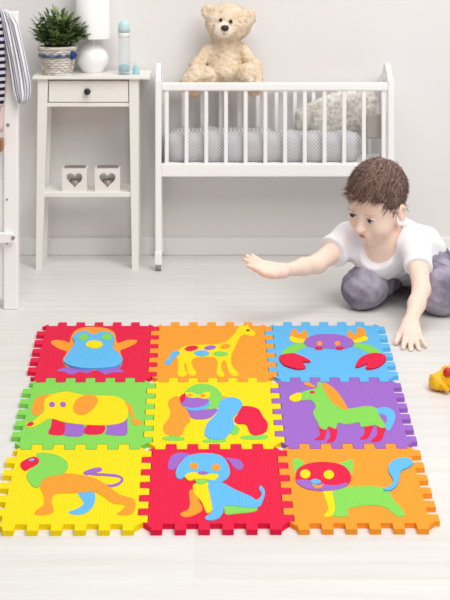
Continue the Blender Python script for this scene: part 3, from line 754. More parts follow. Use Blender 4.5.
def heart_holder(px0, px1, label):
    y0 = NF + 0.014
    x0, x1 = at(px0, 0, y0).x, at(px1, 0, y0).x
    z0, z1 = shelf_z, shelf_z + (192.4 - 169.6) / FOC * y0
    w = x1 - x0
    y1 = y0 + w * 0.6
    t = thing('tealight_holder', ((x0 + x1) / 2, (y0 + y1) / 2, z0), label, 'candle holder', 'heart tealight holders on the nightstand shelf')
    box('back_panel', (x0, y1 - 0.008, z0), (x1, y1, z1), holder_paint, t, 0)
    for name, yy in (('front_panel', y0),):
        cx, cz = (x0 + x1) / 2, (z0 + z1) / 2 + 0.002
        inner = heart(cx, cz, w * 0.64)
        n = len(inner)
        bm = bmesh.new()
        outer = []
        for (hx, hz) in inner:                 # square outline met along rays from the centre
            dx, dz = hx - cx, hz - cz
            m = min(((x1 if dx > 0 else x0) - cx) / dx if abs(dx) > 1e-9 else 9e9,
                    ((z1 if dz > 0 else z0) - cz) / dz if abs(dz) > 1e-9 else 9e9)
            outer.append([cx + dx * m, cz + dz * m])
        for corner in ((x0, z0), (x1, z0), (x1, z1), (x0, z1)):
            j = min(range(n), key=lambda q: (outer[q][0] - corner[0]) ** 2 + (outer[q][1] - corner[1]) ** 2)
            outer[j] = list(corner)
        ring = {}
        for key, loop, dep in (('if', inner, 0), ('of', outer, 0), ('ib', inner, 0.008), ('ob', outer, 0.008)):
            ring[key] = [bm.verts.new((p[0], yy + dep, p[1])) for p in loop]
        for i in range(n):
            j = (i + 1) % n
            for A, B in (('if', 'of'), ('ob', 'ib'), ('ib', 'if'), ('of', 'ob')):
                bm.faces.new((ring[A][i], ring[A][j], ring[B][j], ring[B][i]))
        from_bm(name, bm, holder_paint, t)
    for xa in (x0, x1 - 0.008):
        box('side_panel', (xa, y0 + 0.008, z0), (xa + 0.008, y1 - 0.008, z1), holder_paint, t, 0)
    box('bottom_panel', (x0 + 0.008, y0 + 0.008, z0), (x1 - 0.008, y1 - 0.008, z0 + 0.006), holder_paint, t, 0)
    bm = bmesh.new()
    add_lathe(bm, ((x0 + x1) / 2, (y0 + y1) / 2, z0 + 0.0065), [(0.012, 0), (0.0145, 0.003), (0.0150, 0.026), (0.0130, 0.026), (0.0125, 0.012), (0, 0.012)])
    g = from_bm('glass_cup', bm, glass_grey, t, True)
    g['label'] = 'grey glass tealight cup'
    rim = mat('dark_holder_rim', (150, 140, 132), 0.6, 0.2)
    bm = bmesh.new()
    xm, ym, R0, R1 = (x0 + x1) / 2, (y0 + y1) / 2, w / 2 - 0.012, w / 2 - 0.002
    zt = z1
    add_box(bm, (x0 + 0.006, y0 + 0.006, z1 - 0.001), (x1 - 0.006, y0 + 0.013, z1 + 0.003))
    add_box(bm, (x0 + 0.006, y1 - 0.016, z1 - 0.001), (x1 - 0.006, y1 - 0.006, z1 + 0.004))
    add_box(bm, (x0 + 0.006, y0 + 0.016, z1 - 0.001), (x0 + 0.016, y1 - 0.016, z1 + 0.004))
    add_box(bm, (x1 - 0.016, y0 + 0.016, z1 - 0.001), (x1 - 0.006, y1 - 0.016, z1 + 0.004))
    r = from_bm('rim', bm, rim, t)
    r['label'] = 'dark rim on top'


heart_holder(62, 87, 'white heart cut-out tealight holder on the nightstand shelf, farther from the white crib')
heart_holder(94.8, 120, 'white heart cut-out tealight holder on the nightstand shelf, nearer the white crib')

# ------------------------------------------------------------------ plant, lamp, bottles on the nightstand
rng = random.Random(4)
PY = NF + 0.052
pc = at(57.5, 73, PY)
plant = thing('potted_plant', (pc.x, PY, top_z), 'bushy green plant in a whitewashed wicker pot with blue ribbon', 'plant')
wick = mat('whitewashed_wicker', (240, 235, 228), 0.8, 0.1, rgb2=(196, 184, 172), var_scale=60, stretch=(0.5, 0.5, 2.2), bump=0.6, bump_scale=90)
r0, r1, ph = 0.0425, 0.057, 0.083
bm = bmesh.new()
for k in range(11):                                       # woven rows, bulging over and under the stakes
    z = 0.003 + k * 0.0076
    rr = r0 + (r1 - r0) * (z / ph)
    pts = [(pc.x + (rr + 0.0016 * (1 if (j + k) % 2 else -1)) * math.cos(2 * math.pi * j / 28),
            PY + (rr + 0.0016 * (1 if (j + k) % 2 else -1)) * math.sin(2 * math.pi * j / 28), top_z + z) for j in range(29)]
    add_tube(bm, pts, 0.0043, 6)
add_lathe(bm, (pc.x, PY, top_z), [(r0 - 0.004, 0.0), (r0 - 0.002, 0.002), (r1 - 0.003, ph - 0.002), (r1 - 0.008, ph - 0.002), (0, ph - 0.012)], 28)
add_tube(bm, [(pc.x + r1 * math.cos(2 * math.pi * j / 28), PY + r1 * math.sin(2 * math.pi * j / 28), top_z + ph) for j in range(29)], 0.0055, 8)
pot = from_bm('pot', bm, wick, plant, True)
rib_m = mat('blue_ribbon', (40, 58, 86), 0.6, 0.2, rgb2=(110, 126, 150), var_scale=50)
bm = bmesh.new()
zr = 0.060
rr = r0 + (r1 - r0) * zr / ph + 0.006
add_lathe(bm, (pc.x, PY, top_z + zr), [(rr - 0.006, -0.006), (rr, -0.005), (rr + 0.001, 0.004), (rr - 0.005, 0.006)], 28)
rb = from_bm('ribbon', bm, rib_m, pot, True)
rb['label'] = 'blue ribbon around the pot'
bm = bmesh.new()
kx, ky, kz = pc.x + rr * 0.86, PY - rr * 0.55, top_z + zr + 0.002
for ang in range(7):
    a = ang / 7 * 2 * math.pi
    add_ball(bm, (kx + 0.006 * math.cos(a), ky - 0.002, kz + 0.008 * math.sin(a)), (0.008, 0.005, 0.0045), Matrix.Rotation(-a, 3, 'Y'), 10)
add_ball(bm, (kx, ky - 0.006, kz), (0.006, 0.006, 0.006), None, 10)
kn = from_bm('bow', bm, mat('blue_bow', (44, 72, 130), 0.6, 0.2), pot, True)
kn['label'] = 'dark blue bow'
leaf_m = mat('green_leaves', (152, 172, 108), 0.40, 0.5, rgb2=(72, 98, 58), var_scale=28)
stem_m = mat('plant_stems', (88, 96, 58), 0.6, 0.2)
bl, bs = bmesh.new(), bmesh.new()
for s_ in range(96):
    a = rng.uniform(0, 2 * math.pi)
    e_ = math.asin(rng.uniform(-0.05, 1.0))
    out = math.cos(e_)
    k_ = rng.uniform(0.72, 1.0)
    base = Vector((pc.x + 0.03 * out * math.cos(a), PY + 0.03 * out * math.sin(a), top_z + ph - 0.012))
    tip = Vector((pc.x + 0.086 * out * k_ * math.cos(a), PY + 0.060 * out * k_ * math.sin(a), top_z + ph + 0.022 + 0.095 * k_ * math.sin(e_)))
    if math.cos(a) > 0.15:                                # no twigs pushed against the lamp
        tip.y = min(tip.y, PY - 0.004)
    mid = (base + tip) / 2 + Vector((0, 0, 0.012))
    add_tube(bs, [base, mid, tip], [0.0016, 0.0013, 0.0008], 5)
    for L_ in range(8):
        t = 0.35 + 0.65 * L_ / 7
        p = base.lerp(mid, t * 2) if t < 0.5 else mid.lerp(tip, t * 2 - 1)
        la = a + L_ * 2.4 + rng.uniform(-0.4, 0.4)
        d = Vector((math.cos(la), math.sin(la), rng.uniform(0.1, 0.9))).normalized()
        if L_ == 7:
            d = (tip - mid).normalized()
        ll = rng.uniform(0.018, 0.029)
        sd = d.cross(Vector((0, 0, 1))).normalized()
        up = sd.cross(d)
        w_ = ll * 0.36
        prof = [(0, 0.1), (0.25, 0.8), (0.5, 1.0), (0.75, 0.75), (1.0, 0.05)]
        rows = []
        for q, ww in prof:
            c = p + d * ll * q - up * (0.004 * q * q)
            rows.append([bl.verts.new(c + sd * w_ * ww + up * 0.0018 * ww), bl.verts.new(c - up * 0.0004), bl.verts.new(c - sd * w_ * ww + up * 0.0018 * ww)])
        for r_a, r_b in zip(rows, rows[1:]):
            bl.faces.new((r_a[0], r_a[1], r_b[1], r_b[0]))
            bl.faces.new((r_a[1], r_a[2], r_b[2], r_b[1]))
me = bpy.data.meshes.new('foliage')
bl.to_mesh(me)
bl.free()
link('foliage', me, leaf_m, plant, True)
from_bm('stems', bs, stem_m, plant, True)

LY = NF + 0.104
lc = at(92.5, 73, LY)
lamp = thing('table_lamp', (lc.x, LY, top_z), 'white table lamp with a tall fabric shade behind the potted plant', 'lamp')
ceramic = mat('white_ceramic', (250, 249, 248), 0.35, 0.4)
shade_m = mat('white_lamp_shade', (246, 245, 243), 0.85, 0.1)
bm = bmesh.new()
add_lathe(bm, (lc.x, LY, top_z), [(0.030, 0), (0.033, 0.004), (0.036, 0.010), (0.050, 0.030), (0.052, 0.048), (0.044, 0.066), (0.026, 0.082),
                                  (0.013, 0.094), (0.011, 0.10), (0.011, 0.118)], 28)
from_bm('lamp_base', bm, ceramic, lamp, True)
bm = bmesh.new()
zb = at(0, 38, LY).z - top_z
add_lathe(bm, (lc.x, LY, top_z), [(0.0575, zb), (0.049, zb + 0.185), (0.0475, zb + 0.185), (0.056, zb)], 36)
bmesh.ops.delete(bm, geom=[f for f in bm.faces if len(f.verts) > 4], context='FACES')
from_bm('lamp_shade', bm, shade_m, lamp, True)
bm = bmesh.new()
add_tube(bm, [(lc.x, LY, top_z + 0.116), (lc.x, LY, top_z + zb + 0.185)], 0.004)
add_tube(bm, [(lc.x - 0.05, LY, top_z + zb + 0.178), (lc.x + 0.05, LY, top_z + zb + 0.178)], 0.0015)
from_bm('lamp_stem', bm, ceramic, lamp, True)

BY = NF + 0.055
clear = mat('clear_plastic', (238, 244, 245), 0.12, 0.4, alpha=0.22)
aqua = mat('aqua_plastic', (160, 215, 220), 0.35, 0.4)
bc = at(124, 73, BY)
bottle = thing('baby_bottle', (bc.x, BY, top_z), 'tall clear baby bottle with aqua dome cap on the nightstand', 'bottle')
u = BY / FOC
bm = bmesh.new()
add_lathe(bm, (bc.x, BY, top_z), [(6.2 * u, 0), (6.4 * u, 2 * u), (6.0 * u, 14 * u), (6.2 * u, 36 * u), (5.6 * u, 38 * u), (5.2 * u, 38 * u), (5.7 * u, 35 * u), (5.6 * u, 3 * u), (0, 2 * u)], 24)
x = from_bm('bottle_body', bm, clear, bottle, True)
bm = bmesh.new()
add_lathe(bm, (bc.x, BY, top_z), [(0.1 * u, 2.2 * u), (5.2 * u, 2.2 * u), (5.4 * u, 6 * u), (4.6 * u, 9 * u), (0, 10 * u)], 24)
x = from_bm('milk_powder_cup', bm, mat('blue_plastic', (120, 190, 205), 0.35, 0.4), bottle, True)
x.name = 'inner_cup'
x['label'] = 'blue cup at the bottom of the bottle'
bm = bmesh.new()
add_lathe(bm, (bc.x, BY, top_z), [(5.8 * u, 37 * u), (6.2 * u, 37.5 * u), (6.2 * u, 41 * u), (5.8 * u, 41.5 * u)], 24)
x = from_bm('collar', bm, white, bottle, True)
bm = bmesh.new()
add_lathe(bm, (bc.x, BY, top_z), [(6.0 * u, 41.5 * u), (6.2 * u, 46 * u), (5.8 * u, 50 * u), (4.4 * u, 52.6 * u), (2 * u, 53.8 * u), (0, 54 * u)], 24)
x = from_bm('cap', bm, mat('aqua_cap', (196, 228, 230), 0.35, 0.4), bottle, True)
x['label'] = 'aqua dome cap'
sc = at(136, 73, BY)
small = thing('bottle_teat', (sc.x, BY, top_z), 'small aqua bottle teat standing by the tall bottle', 'teat')
bm = bmesh.new()
add_lathe(bm, (sc.x, BY, top_z), [(3.6 * u, 0), (3.8 * u, 1.2 * u), (3.2 * u, 3 * u), (2.4 * u, 7 * u), (1.6 * u, 9 * u)], 20)
from_bm('teat_base', bm, aqua, small, True)
bm = bmesh.new()
add_lathe(bm, (sc.x, BY, top_z), [(1.5 * u, 9 * u), (1.2 * u, 12 * u), (1.3 * u, 15.5 * u), (0.8 * u, 17.5 * u), (0, 18 * u)], 16)
x = from_bm('teat_tip', bm, clear, small, True)

# ------------------------------------------------------------------ crib
CF, CB = 4.05, 4.222                 # depth of the front and back rails
X0, X1 = at(155, 0, CF).x, at(394.5, 0, CF).x
crib = thing('crib', ((X0 + X1) / 2, (CF + CB) / 2, 0), 'white wooden slatted crib on castors standing against the wall', 'crib')
zc = lambda py: at(0, py, CF).z
PW = 0.0195


def post(x0, y0, y1, ztop):
    bm = bmesh.new()
    add_box(bm, (x0, y0, 0.05), (x0 + PW, y1, ztop), 0.004)
    return from_bm('post', bm, white_wood, crib)


FT = zc(79.5)
for xx in (X0, X1 - PW):
    post(xx, CF, CF + 0.024, FT)
    post(xx, CB - 0.012, CB + 0.012, FT)
    # arched board of the end, higher in the middle
    bm = bmesh.new()
    n = 14
    yA, yB = CF + 0.002, CB + 0.010
    lo_ = zc(175)
    col = []
    zmid = lambda t: FT - 0.012 + 0.052 * math.sin(math.pi * t) ** 1.5
    prof = [(yA + (yB - yA) * i / n, zmid(i / n)) for i in range(n + 1)]
    bars = bmesh.new()
    top = [p for p in prof]
    bot = [(p[0], p[1] - 0.045) for p in prof]
    for sx_ in (0,):
        va = [[bm.verts.new((xx + dx, p[0], p[1])) for p in top] for dx in (0.003, PW - 0.003)]
        vb = [[bm.verts.new((xx + dx, p[0], p[1])) for p in bot] for dx in (0.003, PW - 0.003)]
        for i in range(n):
            bm.faces.new((va[0][i], va[0][i + 1], va[1][i + 1], va[1][i]))
            bm.faces.new((vb[0][i + 1], vb[0][i], vb[1][i], vb[1][i + 1]))
            bm.faces.new((va[0][i + 1], va[0][i], vb[0][i], vb[0][i + 1]))
            bm.faces.new((va[1][i], va[1][i + 1], vb[1][i + 1], vb[1][i]))
        for i in (0, n):
            bm.faces.new((va[0][i], va[1][i], vb[1][i], vb[0][i]))
    from_bm('arched_end_rail', bm, white_wood, crib)
    bars.free()
    box('end_bottom_rail', (xx + 0.003, CF + 0.024, zc(177)), (xx + PW - 0.003, CB - 0.012, zc(164)), white_wood, crib)
    for j in range(3):
        ys = CF + 0.05 + j * 0.043
        t = (ys - yA) / (yB - yA)
        bm = bmesh.new()
        add_box(bm, (xx + 0.006, ys - 0.005, zc(164.5)), (xx + PW - 0.006, ys + 0.005, zmid(t) - 0.04), 0.002)
        from_bm('end_slat', bm, white_wood, crib)
RY0, RY1 = CF + 0.002, CF + 0.022
box('front_top_rail', (X0 + PW, RY0, zc(91)), (X1 - PW, RY1, zc(83)), white_wood, crib, 0.004)
box('front_bottom_rail', (X0 + PW, RY0, zc(177)), (X1 - PW, RY1, zc(164)), white_wood, crib, 0.003)
zb_ = lambda py: at(0, py, CB).z
BT = zb_(84.2)
box('back_top_rail', (X0 + PW, CB - 0.010, BT - 0.022), (X1 - PW, CB + 0.010, BT), white_wood, crib, 0.004)
box('back_bottom_rail', (X0 + PW, CB - 0.010, zc(177)), (X1 - PW, CB + 0.010, zc(164)), white_wood, crib, 0.003)
box('bed_base', (X0 + PW + 0.001, RY1 + 0.001, zc(176.5)), (X1 - PW - 0.001, CB - 0.011, zc(174.5)), white_wood, crib, 0)
for i in range(12):
    xs = at(166.7 + i * 19.76, 0, CF).x
    box('front_slat', (xs - 0.0062, RY0 + 0.004, zc(164.4)), (xs + 0.0062, RY1 - 0.004, zc(90.6)), white_wood, crib, 0.0025)
for i in range(12):
    xs = at(165 + i * 18.55, 0, CB).x
    box('back_slat', (xs - 0.0062, CB - 0.006, zc(164.4)), (xs + 0.0062, CB + 0.006, BT - 0.021), white_wood, crib, 0.0025)
castor_m = mat('grey_castor', (150, 148, 146), 0.4, 0.4)
for xx in (X0, X1 - PW):
    for yy in (CF + 0.012, CB):
        cx = xx + PW / 2
        bm = bmesh.new()
        add_box(bm, (cx - 0.0115, yy - 0.014, 0.018), (cx + 0.0115, yy + 0.014, 0.062), 0.005)
        hs = from_bm('castor_housing', bm, white_wood, crib)
        bm = bmesh.new()
        add_tube(bm, [(cx - 0.008, yy, 0.0142), (cx + 0.008, yy, 0.0142)], 0.014, 18)
        w = from_bm('wheel', bm, castor_m, hs, True)
        w['label'] = 'grey castor wheel'


def dotted_fabric():
    m = bpy.data.materials.new('grey_dotted_fabric')
    m.use_nodes = True
    nt = m.node_tree
    b = nt.nodes['Principled BSDF']
    b.inputs['Roughness'].default_value = 0.85
    b.inputs['Specular IOR Level'].default_value = 0.1
    tc = nt.nodes.new('ShaderNodeTexCoord')
    mp = nt.nodes.new('ShaderNodeMapping')
    mp.inputs['Rotation'].default_value = (0, math.radians(45), 0)
    mp.inputs['Scale'].default_value = (1, 0.02, 1)
    nt.links.new(tc.outputs['Object'], mp.inputs[0])
    v = nt.nodes.new('ShaderNodeTexVoronoi')
    v.inputs['Scale'].default_value = 120
    v.inputs['Randomness'].default_value = 0.0
    nt.links.new(mp.outputs[0], v.inputs['Vector'])
    r = nt.nodes.new('ShaderNodeValToRGB')
    r.color_ramp.elements[0].position = 0.22
    r.color_ramp.elements[0].color = (*lin((226, 226, 226)), 1)
    r.color_ramp.elements[1].position = 0.36
    r.color_ramp.elements[1].color = (*lin((190, 190, 193)), 1)
    nt.links.new(v.outputs['Distance'], r.inputs[0])
    nt.links.new(r.outputs[0], b.inputs['Base Color'])
    MATS['dots'] = m
    return m


dots = dotted_fabric()


def cushion(bounds_lo, bounds_hi, h, build, name, material, parent=None, smooth=2):
    F = Field(bounds_lo, bounds_hi, h)
    build(F)
    v, q = F.mesh(smooth)
    return from_data(name, v, q, material, parent)


# quilted bumper lying along the inside of the front slats, and the mattress under it
MY0, MY1 = RY1 + 0.004, CB - 0.014
zm0 = zc(174.5) + 0.0005
xm0, xm1 = X0 + PW + 0.004, X1 - PW - 0.004
tag(box('mattress', (xm0, MY0, zm0), (xm1, MY1, zm0 + 0.030), mat('white_cotton', (240, 239, 237), 0.85, 0.1), None, 0.012),
    'white crib mattress lying under the grey dotted bumper', 'mattress')
zq1 = zc(133.5)


def quilt(F):
    xs0, xs1 = at(170, 0, CF).x, at(358, 0, CF).x
    zl = zm0 + 0.0305
    npad = 7
    for i in range(npad):
        xa = xs0 + (xs1 - xs0) * i / npad
        xb = xs0 + (xs1 - xs0) * (i + 1) / npad
        for j, (yy, rz) in enumerate(((MY0 + 0.034, 0), (MY0 + 0.075, 0.001), (MY0 + 0.105, -0.002))):
            c = ((xa + xb) / 2, yy, (zl + zq1) / 2 + rz + 0.002 * math.sin(i * 2.1))
            if j and i > 3:                             # the pillow lies behind here
                continue
            F.ell((c[0], c[1], c[2] - 0.008), ((xb - xa) * 0.70, 0.034, (zq1 - zl) / 2 + 0.010), None, 0.016)
    for yy in (MY0 + 0.036, MY0 + 0.075, MY0 + 0.103):
        xe = xs1 - 0.012 if yy < MY0 + 0.05 else xs0 + (xs1 - xs0) * 0.50
        F.cone((xs0 + 0.012, yy, zq1 - 0.034), (xe, yy, zq1 - 0.034), 0.031, 0.031, 0.008)
    F.half((0, 0, zl), (0, 0, -1))


q = cushion((X0, CF, zm0 + 0.03), (X1, CB, zq1 + 0.02), 0.004, quilt, 'quilt', dots)
tag(q, 'grey quilt with small white dots lying in the crib', 'quilt')
pat = mat('beige_patterned_cotton', (238, 235, 230), 0.85, 0.1, rgb2=(192, 184, 172), var_scale=75, bump=0.2, bump_scale=30)


def pillow_at(cx, cz, y, w, h, d, rot):
    ca, sa = math.cos(rot), math.sin(rot)
    R = np.array([[ca, 0, sa], [0, 1, 0], [-sa, 0, ca]])

    def build(F):
        F.ell((cx, y, cz), (w * 0.62, d, h * 0.62), R, 0.0)
        for sx in (-1, 1):
            for sz in (-1, 1):
                p = np.array([sx * w * 0.46, 0, sz * h * 0.46]) @ R
                c0 = np.array([cx, y, cz])
                F.cone(c0 + p * 0.55, c0 + p, d * 0.55, 0.006, 0.05)
    return build


pl = cushion((X0, CF + 0.02, 0.3), (X1 + 0.02, CB + 0.03, 0.85), 0.004,
             pillow_at(at(338, 0, 4.15).x, at(0, 116, 4.15).z, 4.176, 0.225, 0.112, 0.030, math.radians(22)), 'pillow', pat)
tag(pl, 'pale beige patterned pillow propped at the crib end', 'pillow')
tag(box('cloth_pad', (at(366, 0, CF + 0.05).x, CF + 0.045, zc(141)), (at(381, 0, CF + 0.05).x, CF + 0.060, zc(117)), mat('grey_felt', (168, 162, 157), 0.8, 0.1), None, 0.004),
    'small grey cloth pad hanging inside the crib end', 'pad')

# ------------------------------------------------------------------ white bed frame at the left, clothes hung over it
BF = 3.645
bx0, bx1 = at(3.5, 0, BF).x, at(17.6, 0, BF).x
zf = lambda py: at(0, py, BF).z
bed = thing('bed_frame', ((bx0 + bx1) / 2, BF + 0.02, 0), 'white wooden bed frame post at the left edge with clothes hung over it', 'bed frame')
box('post', (bx0, BF, 0), (bx1, BF + 0.04, zf(12)), white_wood, bed, 0.003)
box('post', (bx0 - 0.52, BF, 0), (bx1 - 0.52, BF + 0.04, zf(12)), white_wood, bed, 0.003)
box('top_rail', (bx0 - 0.48, BF + 0.008, zf(26)), (bx0 + 0.001, BF + 0.032, zf(15)), white_wood, bed, 0.003)
box('low_rail', (bx0 - 0.50, BF - 0.016, zf(242)), (at(14.5, 0, BF).x, BF - 0.0005, zf(232)), white_wood, bed, 0.003)
box('side_panel', (bx0 - 0.48, BF + 0.012, zf(300)), (bx0 + 0.001, BF + 0.030, zf(150)), white_wood, bed, 0.003)
bolt_m = mat('grey_bolt', (150, 148, 146), 0.35, 0.6)
for (px, py, r, yy) in ((8, 125, 0.005, BF), (7, 199.5, 0.003, BF), (13, 238, 0.0055, BF - 0.016), (7, 243.5, 0.003, BF)):
    p = at(px, py, yy)
    bm = bmesh.new()
    add_tube(bm, [(p.x, yy + 0.004, p.z), (p.x, yy - 0.0015, p.z)], r, 14)
    b_o = from_bm('bolt', bm, bolt_m, bed)
    b_o['label'] = 'grey metal bolt'
p0, p1 = at(-20, 151, BF - 0.03), at(2.6, 139, BF - 0.03)
tag(box('wooden_bar', (p0.x, BF - 0.045, p0.z), (p1.x, BF - 0.002, p1.z), mat('brown_wood', (172, 118, 80), 0.5, 0.3, rgb2=(140, 90, 58), var_scale=30), None, 0.003),
    'brown wooden bar fixed to the white bed post at the left edge', 'bar')


def stripe_mat(name, direction, base, dark, rep, width):
    m = bpy.data.materials.new(name)
    m.use_nodes = True
    nt = m.node_tree
    b = nt.nodes['Principled BSDF']
    b.inputs['Roughness'].default_value = 0.85
    b.inputs['Specular IOR Level'].default_value = 0.1
    uv = nt.nodes.new('ShaderNodeUVMap')
    sp = nt.nodes.new('ShaderNodeSeparateXYZ')
    nt.links.new(uv.outputs[0], sp.inputs[0])
    mu = nt.nodes.new('ShaderNodeMath')
    mu.operation = 'MULTIPLY'
    mu.inputs[1].default_value = rep
    nt.links.new(sp.outputs[0 if direction == 'u' else 1], mu.inputs[0])
    fr = nt.nodes.new('ShaderNodeMath')
    fr.operation = 'FRACT'
    nt.links.new(mu.outputs[0], fr.inputs[0])
    r = nt.nodes.new('ShaderNodeValToRGB')
    r.color_ramp.interpolation = 'CONSTANT'
    r.color_ramp.elements[0].color = (*lin(dark), 1)
    r.color_ramp.elements[1].position = width
    r.color_ramp.elements[1].color = (*lin(base), 1)
    nt.links.new(fr.outputs[0], r.inputs[0])
    nt.links.new(r.outputs[0], b.inputs['Base Color'])
    return m


def drape(name, rows, y, thick, folds, material, amp=0.006, seg=40):
    """Hanging cloth: rows of (py, left px, right px) at depth y; closed around, with vertical folds."""
    verts, faces, uvs = [], [], []
    nr = len(rows)
    for i, (py, l, r) in enumerate(rows):
        for k in range(seg):
            t = k / seg
            front = t < 0.5
            s = t * 2 if front else 2 - t * 2
            p = at(l + (r - l) * s, py, y)
            bulge = math.sqrt(max(0.0, 1 - (2 * s - 1) ** 2)) * thick
            fade = min(1.0, i / 3.0)
            fold = amp * fade * math.sin(s * folds * 2 * math.pi + i * 0.12) * (1 if bulge > 0.25 * thick else bulge / (0.25 * thick))
            verts.append((p.x, y - bulge + fold if front else y + bulge * 0.35 + fold * 0.3, p.z))
            uvs.append((s, i / (nr - 1)))
    for i in range(nr - 1):
        for k in range(seg):
            j = (k + 1) % seg
            faces.append((i * seg + k, (i + 1) * seg + k, (i + 1) * seg + j, i * seg + j))
    faces.append(tuple(range(seg)))
    faces.append(tuple((nr - 1) * seg + k for k in range(seg))[::-1])
    o = from_data(name, verts, faces, material)
    uvl = o.data.uv_layers.new(name='UVMap')
    for lp in o.data.loops:
        uvl.data[lp.index].uv = uvs[lp.vertex_index]
    return o


def interp_rows(keys, n):
    out = []
    ys = [k[0] for k in keys]
    for i in range(n):
        y = ys[0] + (ys[-1] - ys[0]) * i / (n - 1)
        out.append((y, float(np.interp(y, ys, [k[1] for k in keys])), float(np.interp(y, ys, [k[2] for k in keys]))))
    return out


nv = (62, 68, 92)
d = drape('striped_shirt', interp_rows([(9, 0, 7), (13, -1, 12), (24, 1, 18), (40, 4, 22), (60, 8, 26.5), (80, 11, 30.5), (92, 13, 31.5), (99, 16, 29.5), (103, 18, 25.5)], 26),
          BF - 0.012, 0.014, 4.5, stripe_mat('white_shirt_stripes', 'u', (240, 240, 243), (92, 100, 130), 6.5, 0.24))
tag(d, 'white shirt with thin vertical navy stripes draped over the white bed post', 'shirt')
d = drape('striped_shirt', interp_rows([(14, -30, 1.5), (40, -30, 4.5), (70, -30, 5.8), (95, -30, 5.0), (107, -30, 3.2)], 20),
          BF - 0.022, 0.012, 3.0, stripe_mat('navy_shirt_stripes', 'v', (206, 204, 212), (34, 36, 58), 14, 0.5), 0.004)
tag(d, 'shirt with bold horizontal navy stripes hanging at the left edge', 'shirt')
d = drape('pink_cloth', interp_rows([(60, -30, 6.5), (90, -30, 6.6), (118, -30, 4.0), (132, -30, 3.0)], 14),
          BF - 0.006, 0.005, 2.0, mat('pale_pink_cotton', (232, 212, 208), 0.85, 0.1), 0.002)
tag(d, 'pale pink cloth hanging behind the navy striped shirt', 'cloth')

# ------------------------------------------------------------------ teddy bear
rng = random.Random(11)
TY = 4.165


def hit(F, px, py, y0, y1):
    """Where the camera ray through (px, py) enters the body F."""
    ys = np.linspace(y0, y1, 400)
    P = np.array([at(px, py, float(y)) for y in ys])
    idx = np.clip(np.round((P - F.lo) / F.h).astype(int), 0, F.n - 1)
    f = F.f[tuple(idx.T)]
    w = np.where(f < 0)[0]
    return Vector(P[w[0]]) if len(w) else Vector(P[-1])


bear = thing('teddy_bear', at(225, 84, TY), 'beige plush teddy bear sitting on the back rail of the crib', 'teddy bear')
A_ = lambda px, py, y: np.array(at(px, py, y))
F = Field((at(172, 0, 4.1).x, 4.07, at(0, 104, 4.1).z), (at(272, 0, 4.1).x, 4.262, at(0, -4, 4.1).z), 0.003)
F.ell(A_(225, 62, 4.178), (0.060, 0.056, 0.072))
F.ell(A_(225, 71, 4.160), (0.050, 0.055, 0.042), None, 0.02)
F.cone(A_(226, 42, 4.17), A_(226, 36, 4.165), 0.045, 0.045, 0.02)
tilt = math.radians(8)
Rb = np.array([[math.cos(tilt), 0, -math.sin(tilt)], [0, 1, 0], [math.sin(tilt), 0, math.cos(tilt)]])
F.ell(A_(228.5, 22.5, 4.155), (0.073, 0.060, 0.060), Rb, 0.010)
F.ell(A_(225, 29, 4.125), (0.045, 0.030, 0.035), Rb, 0.025)
F.ell(A_(208, 11.5, 4.162), (0.022, 0.013, 0.022), None, 0.008)
F.ell(A_(249.5, 17, 4.162), (0.022, 0.013, 0.024), None, 0.010)
F.ell(A_(208, 12, 4.147), (0.013, 0.006, 0.013), None, 0.006, cut=True)
F.cone(A_(209, 50, 4.165), A_(197, 66, 4.135), 0.020, 0.020, 0.006)
F.cone(A_(196, 66, 4.135), A_(196, 74, 4.120), 0.020, 0.018, 0.01)
F.cone(A_(243, 50, 4.165), A_(254, 66, 4.135), 0.020, 0.020, 0.006)
F.cone(A_(256, 66, 4.135), A_(257, 74, 4.120), 0.020, 0.018, 0.01)
F.cone(A_(210, 77, 4.145), A_(197, 75, 4.112), 0.033, 0.031, 0.003)
F.cone(A_(195, 78, 4.112), A_(188, 84, 4.105), 0.029, 0.024, 0.012)
F.cone(A_(191, 80, 4.108), A_(194, 90, 4.104), 0.026, 0.023, 0.012)
F.cone(A_(240, 78, 4.145), A_(248, 74, 4.112), 0.033, 0.034, 0.003)
F.cone(A_(248, 78, 4.112), A_(255, 82, 4.105), 0.029, 0.025, 0.012)
F.cone(A_(253, 80, 4.108), A_(254, 89, 4.104), 0.026, 0.022, 0.012)
F.half((0, 4.240, 0), (0, 1, 0))
v, q = F.mesh(1)
nrm = normals_of(v, q)
for fr, am in ((180, 0.0018), (330, 0.0011)):
    v = v + nrm * (am * (np.sin(v[:, 0] * fr + 2 * np.sin(v[:, 2] * fr * 0.7)) * np.sin(v[:, 1] * fr * 1.1 + 1) * np.sin(v[:, 2] * fr * 0.9)))[:, None]
V2, F2 = strands(v, nrm, 12000, 0.011, 0.0009, lambda p, n: (0.1, 0, -1.0), 0.45, rng, 0.5)
fur = mat('beige_plush', (243, 226, 203), 0.95, 0.05, rgb2=(230, 206, 174), var_scale=34, sheen=0.3)
verts = [tuple(p) for p in v] + [tuple(p) for p in V2]
faces = [tuple(int(i) for i in f) for f in q] + [tuple(i + len(v) for i in f) for f in F2]
from_data('body', verts, faces, fur, bear)
mz = hit(F, 223.5, 31, 4.05, 4.2)
Fm = Field(np.array(mz) - 0.05, np.array(mz) + 0.05, 0.0022)
Fm.ell(np.array(mz) + (0, 0.006, 0), (0.031, 0.019, 0.025))
Fm.ell(np.array(mz) + (0, 0.010, 0.012), (0.020, 0.018, 0.02), None, 0.012)
vm, qm = Fm.mesh(1)
Vs, Fs = strands(vm, normals_of(vm, qm), 900, 0.006, 0.0007, lambda p, n: (n[0], 0, -0.6), 0.4, rng, 0.4)
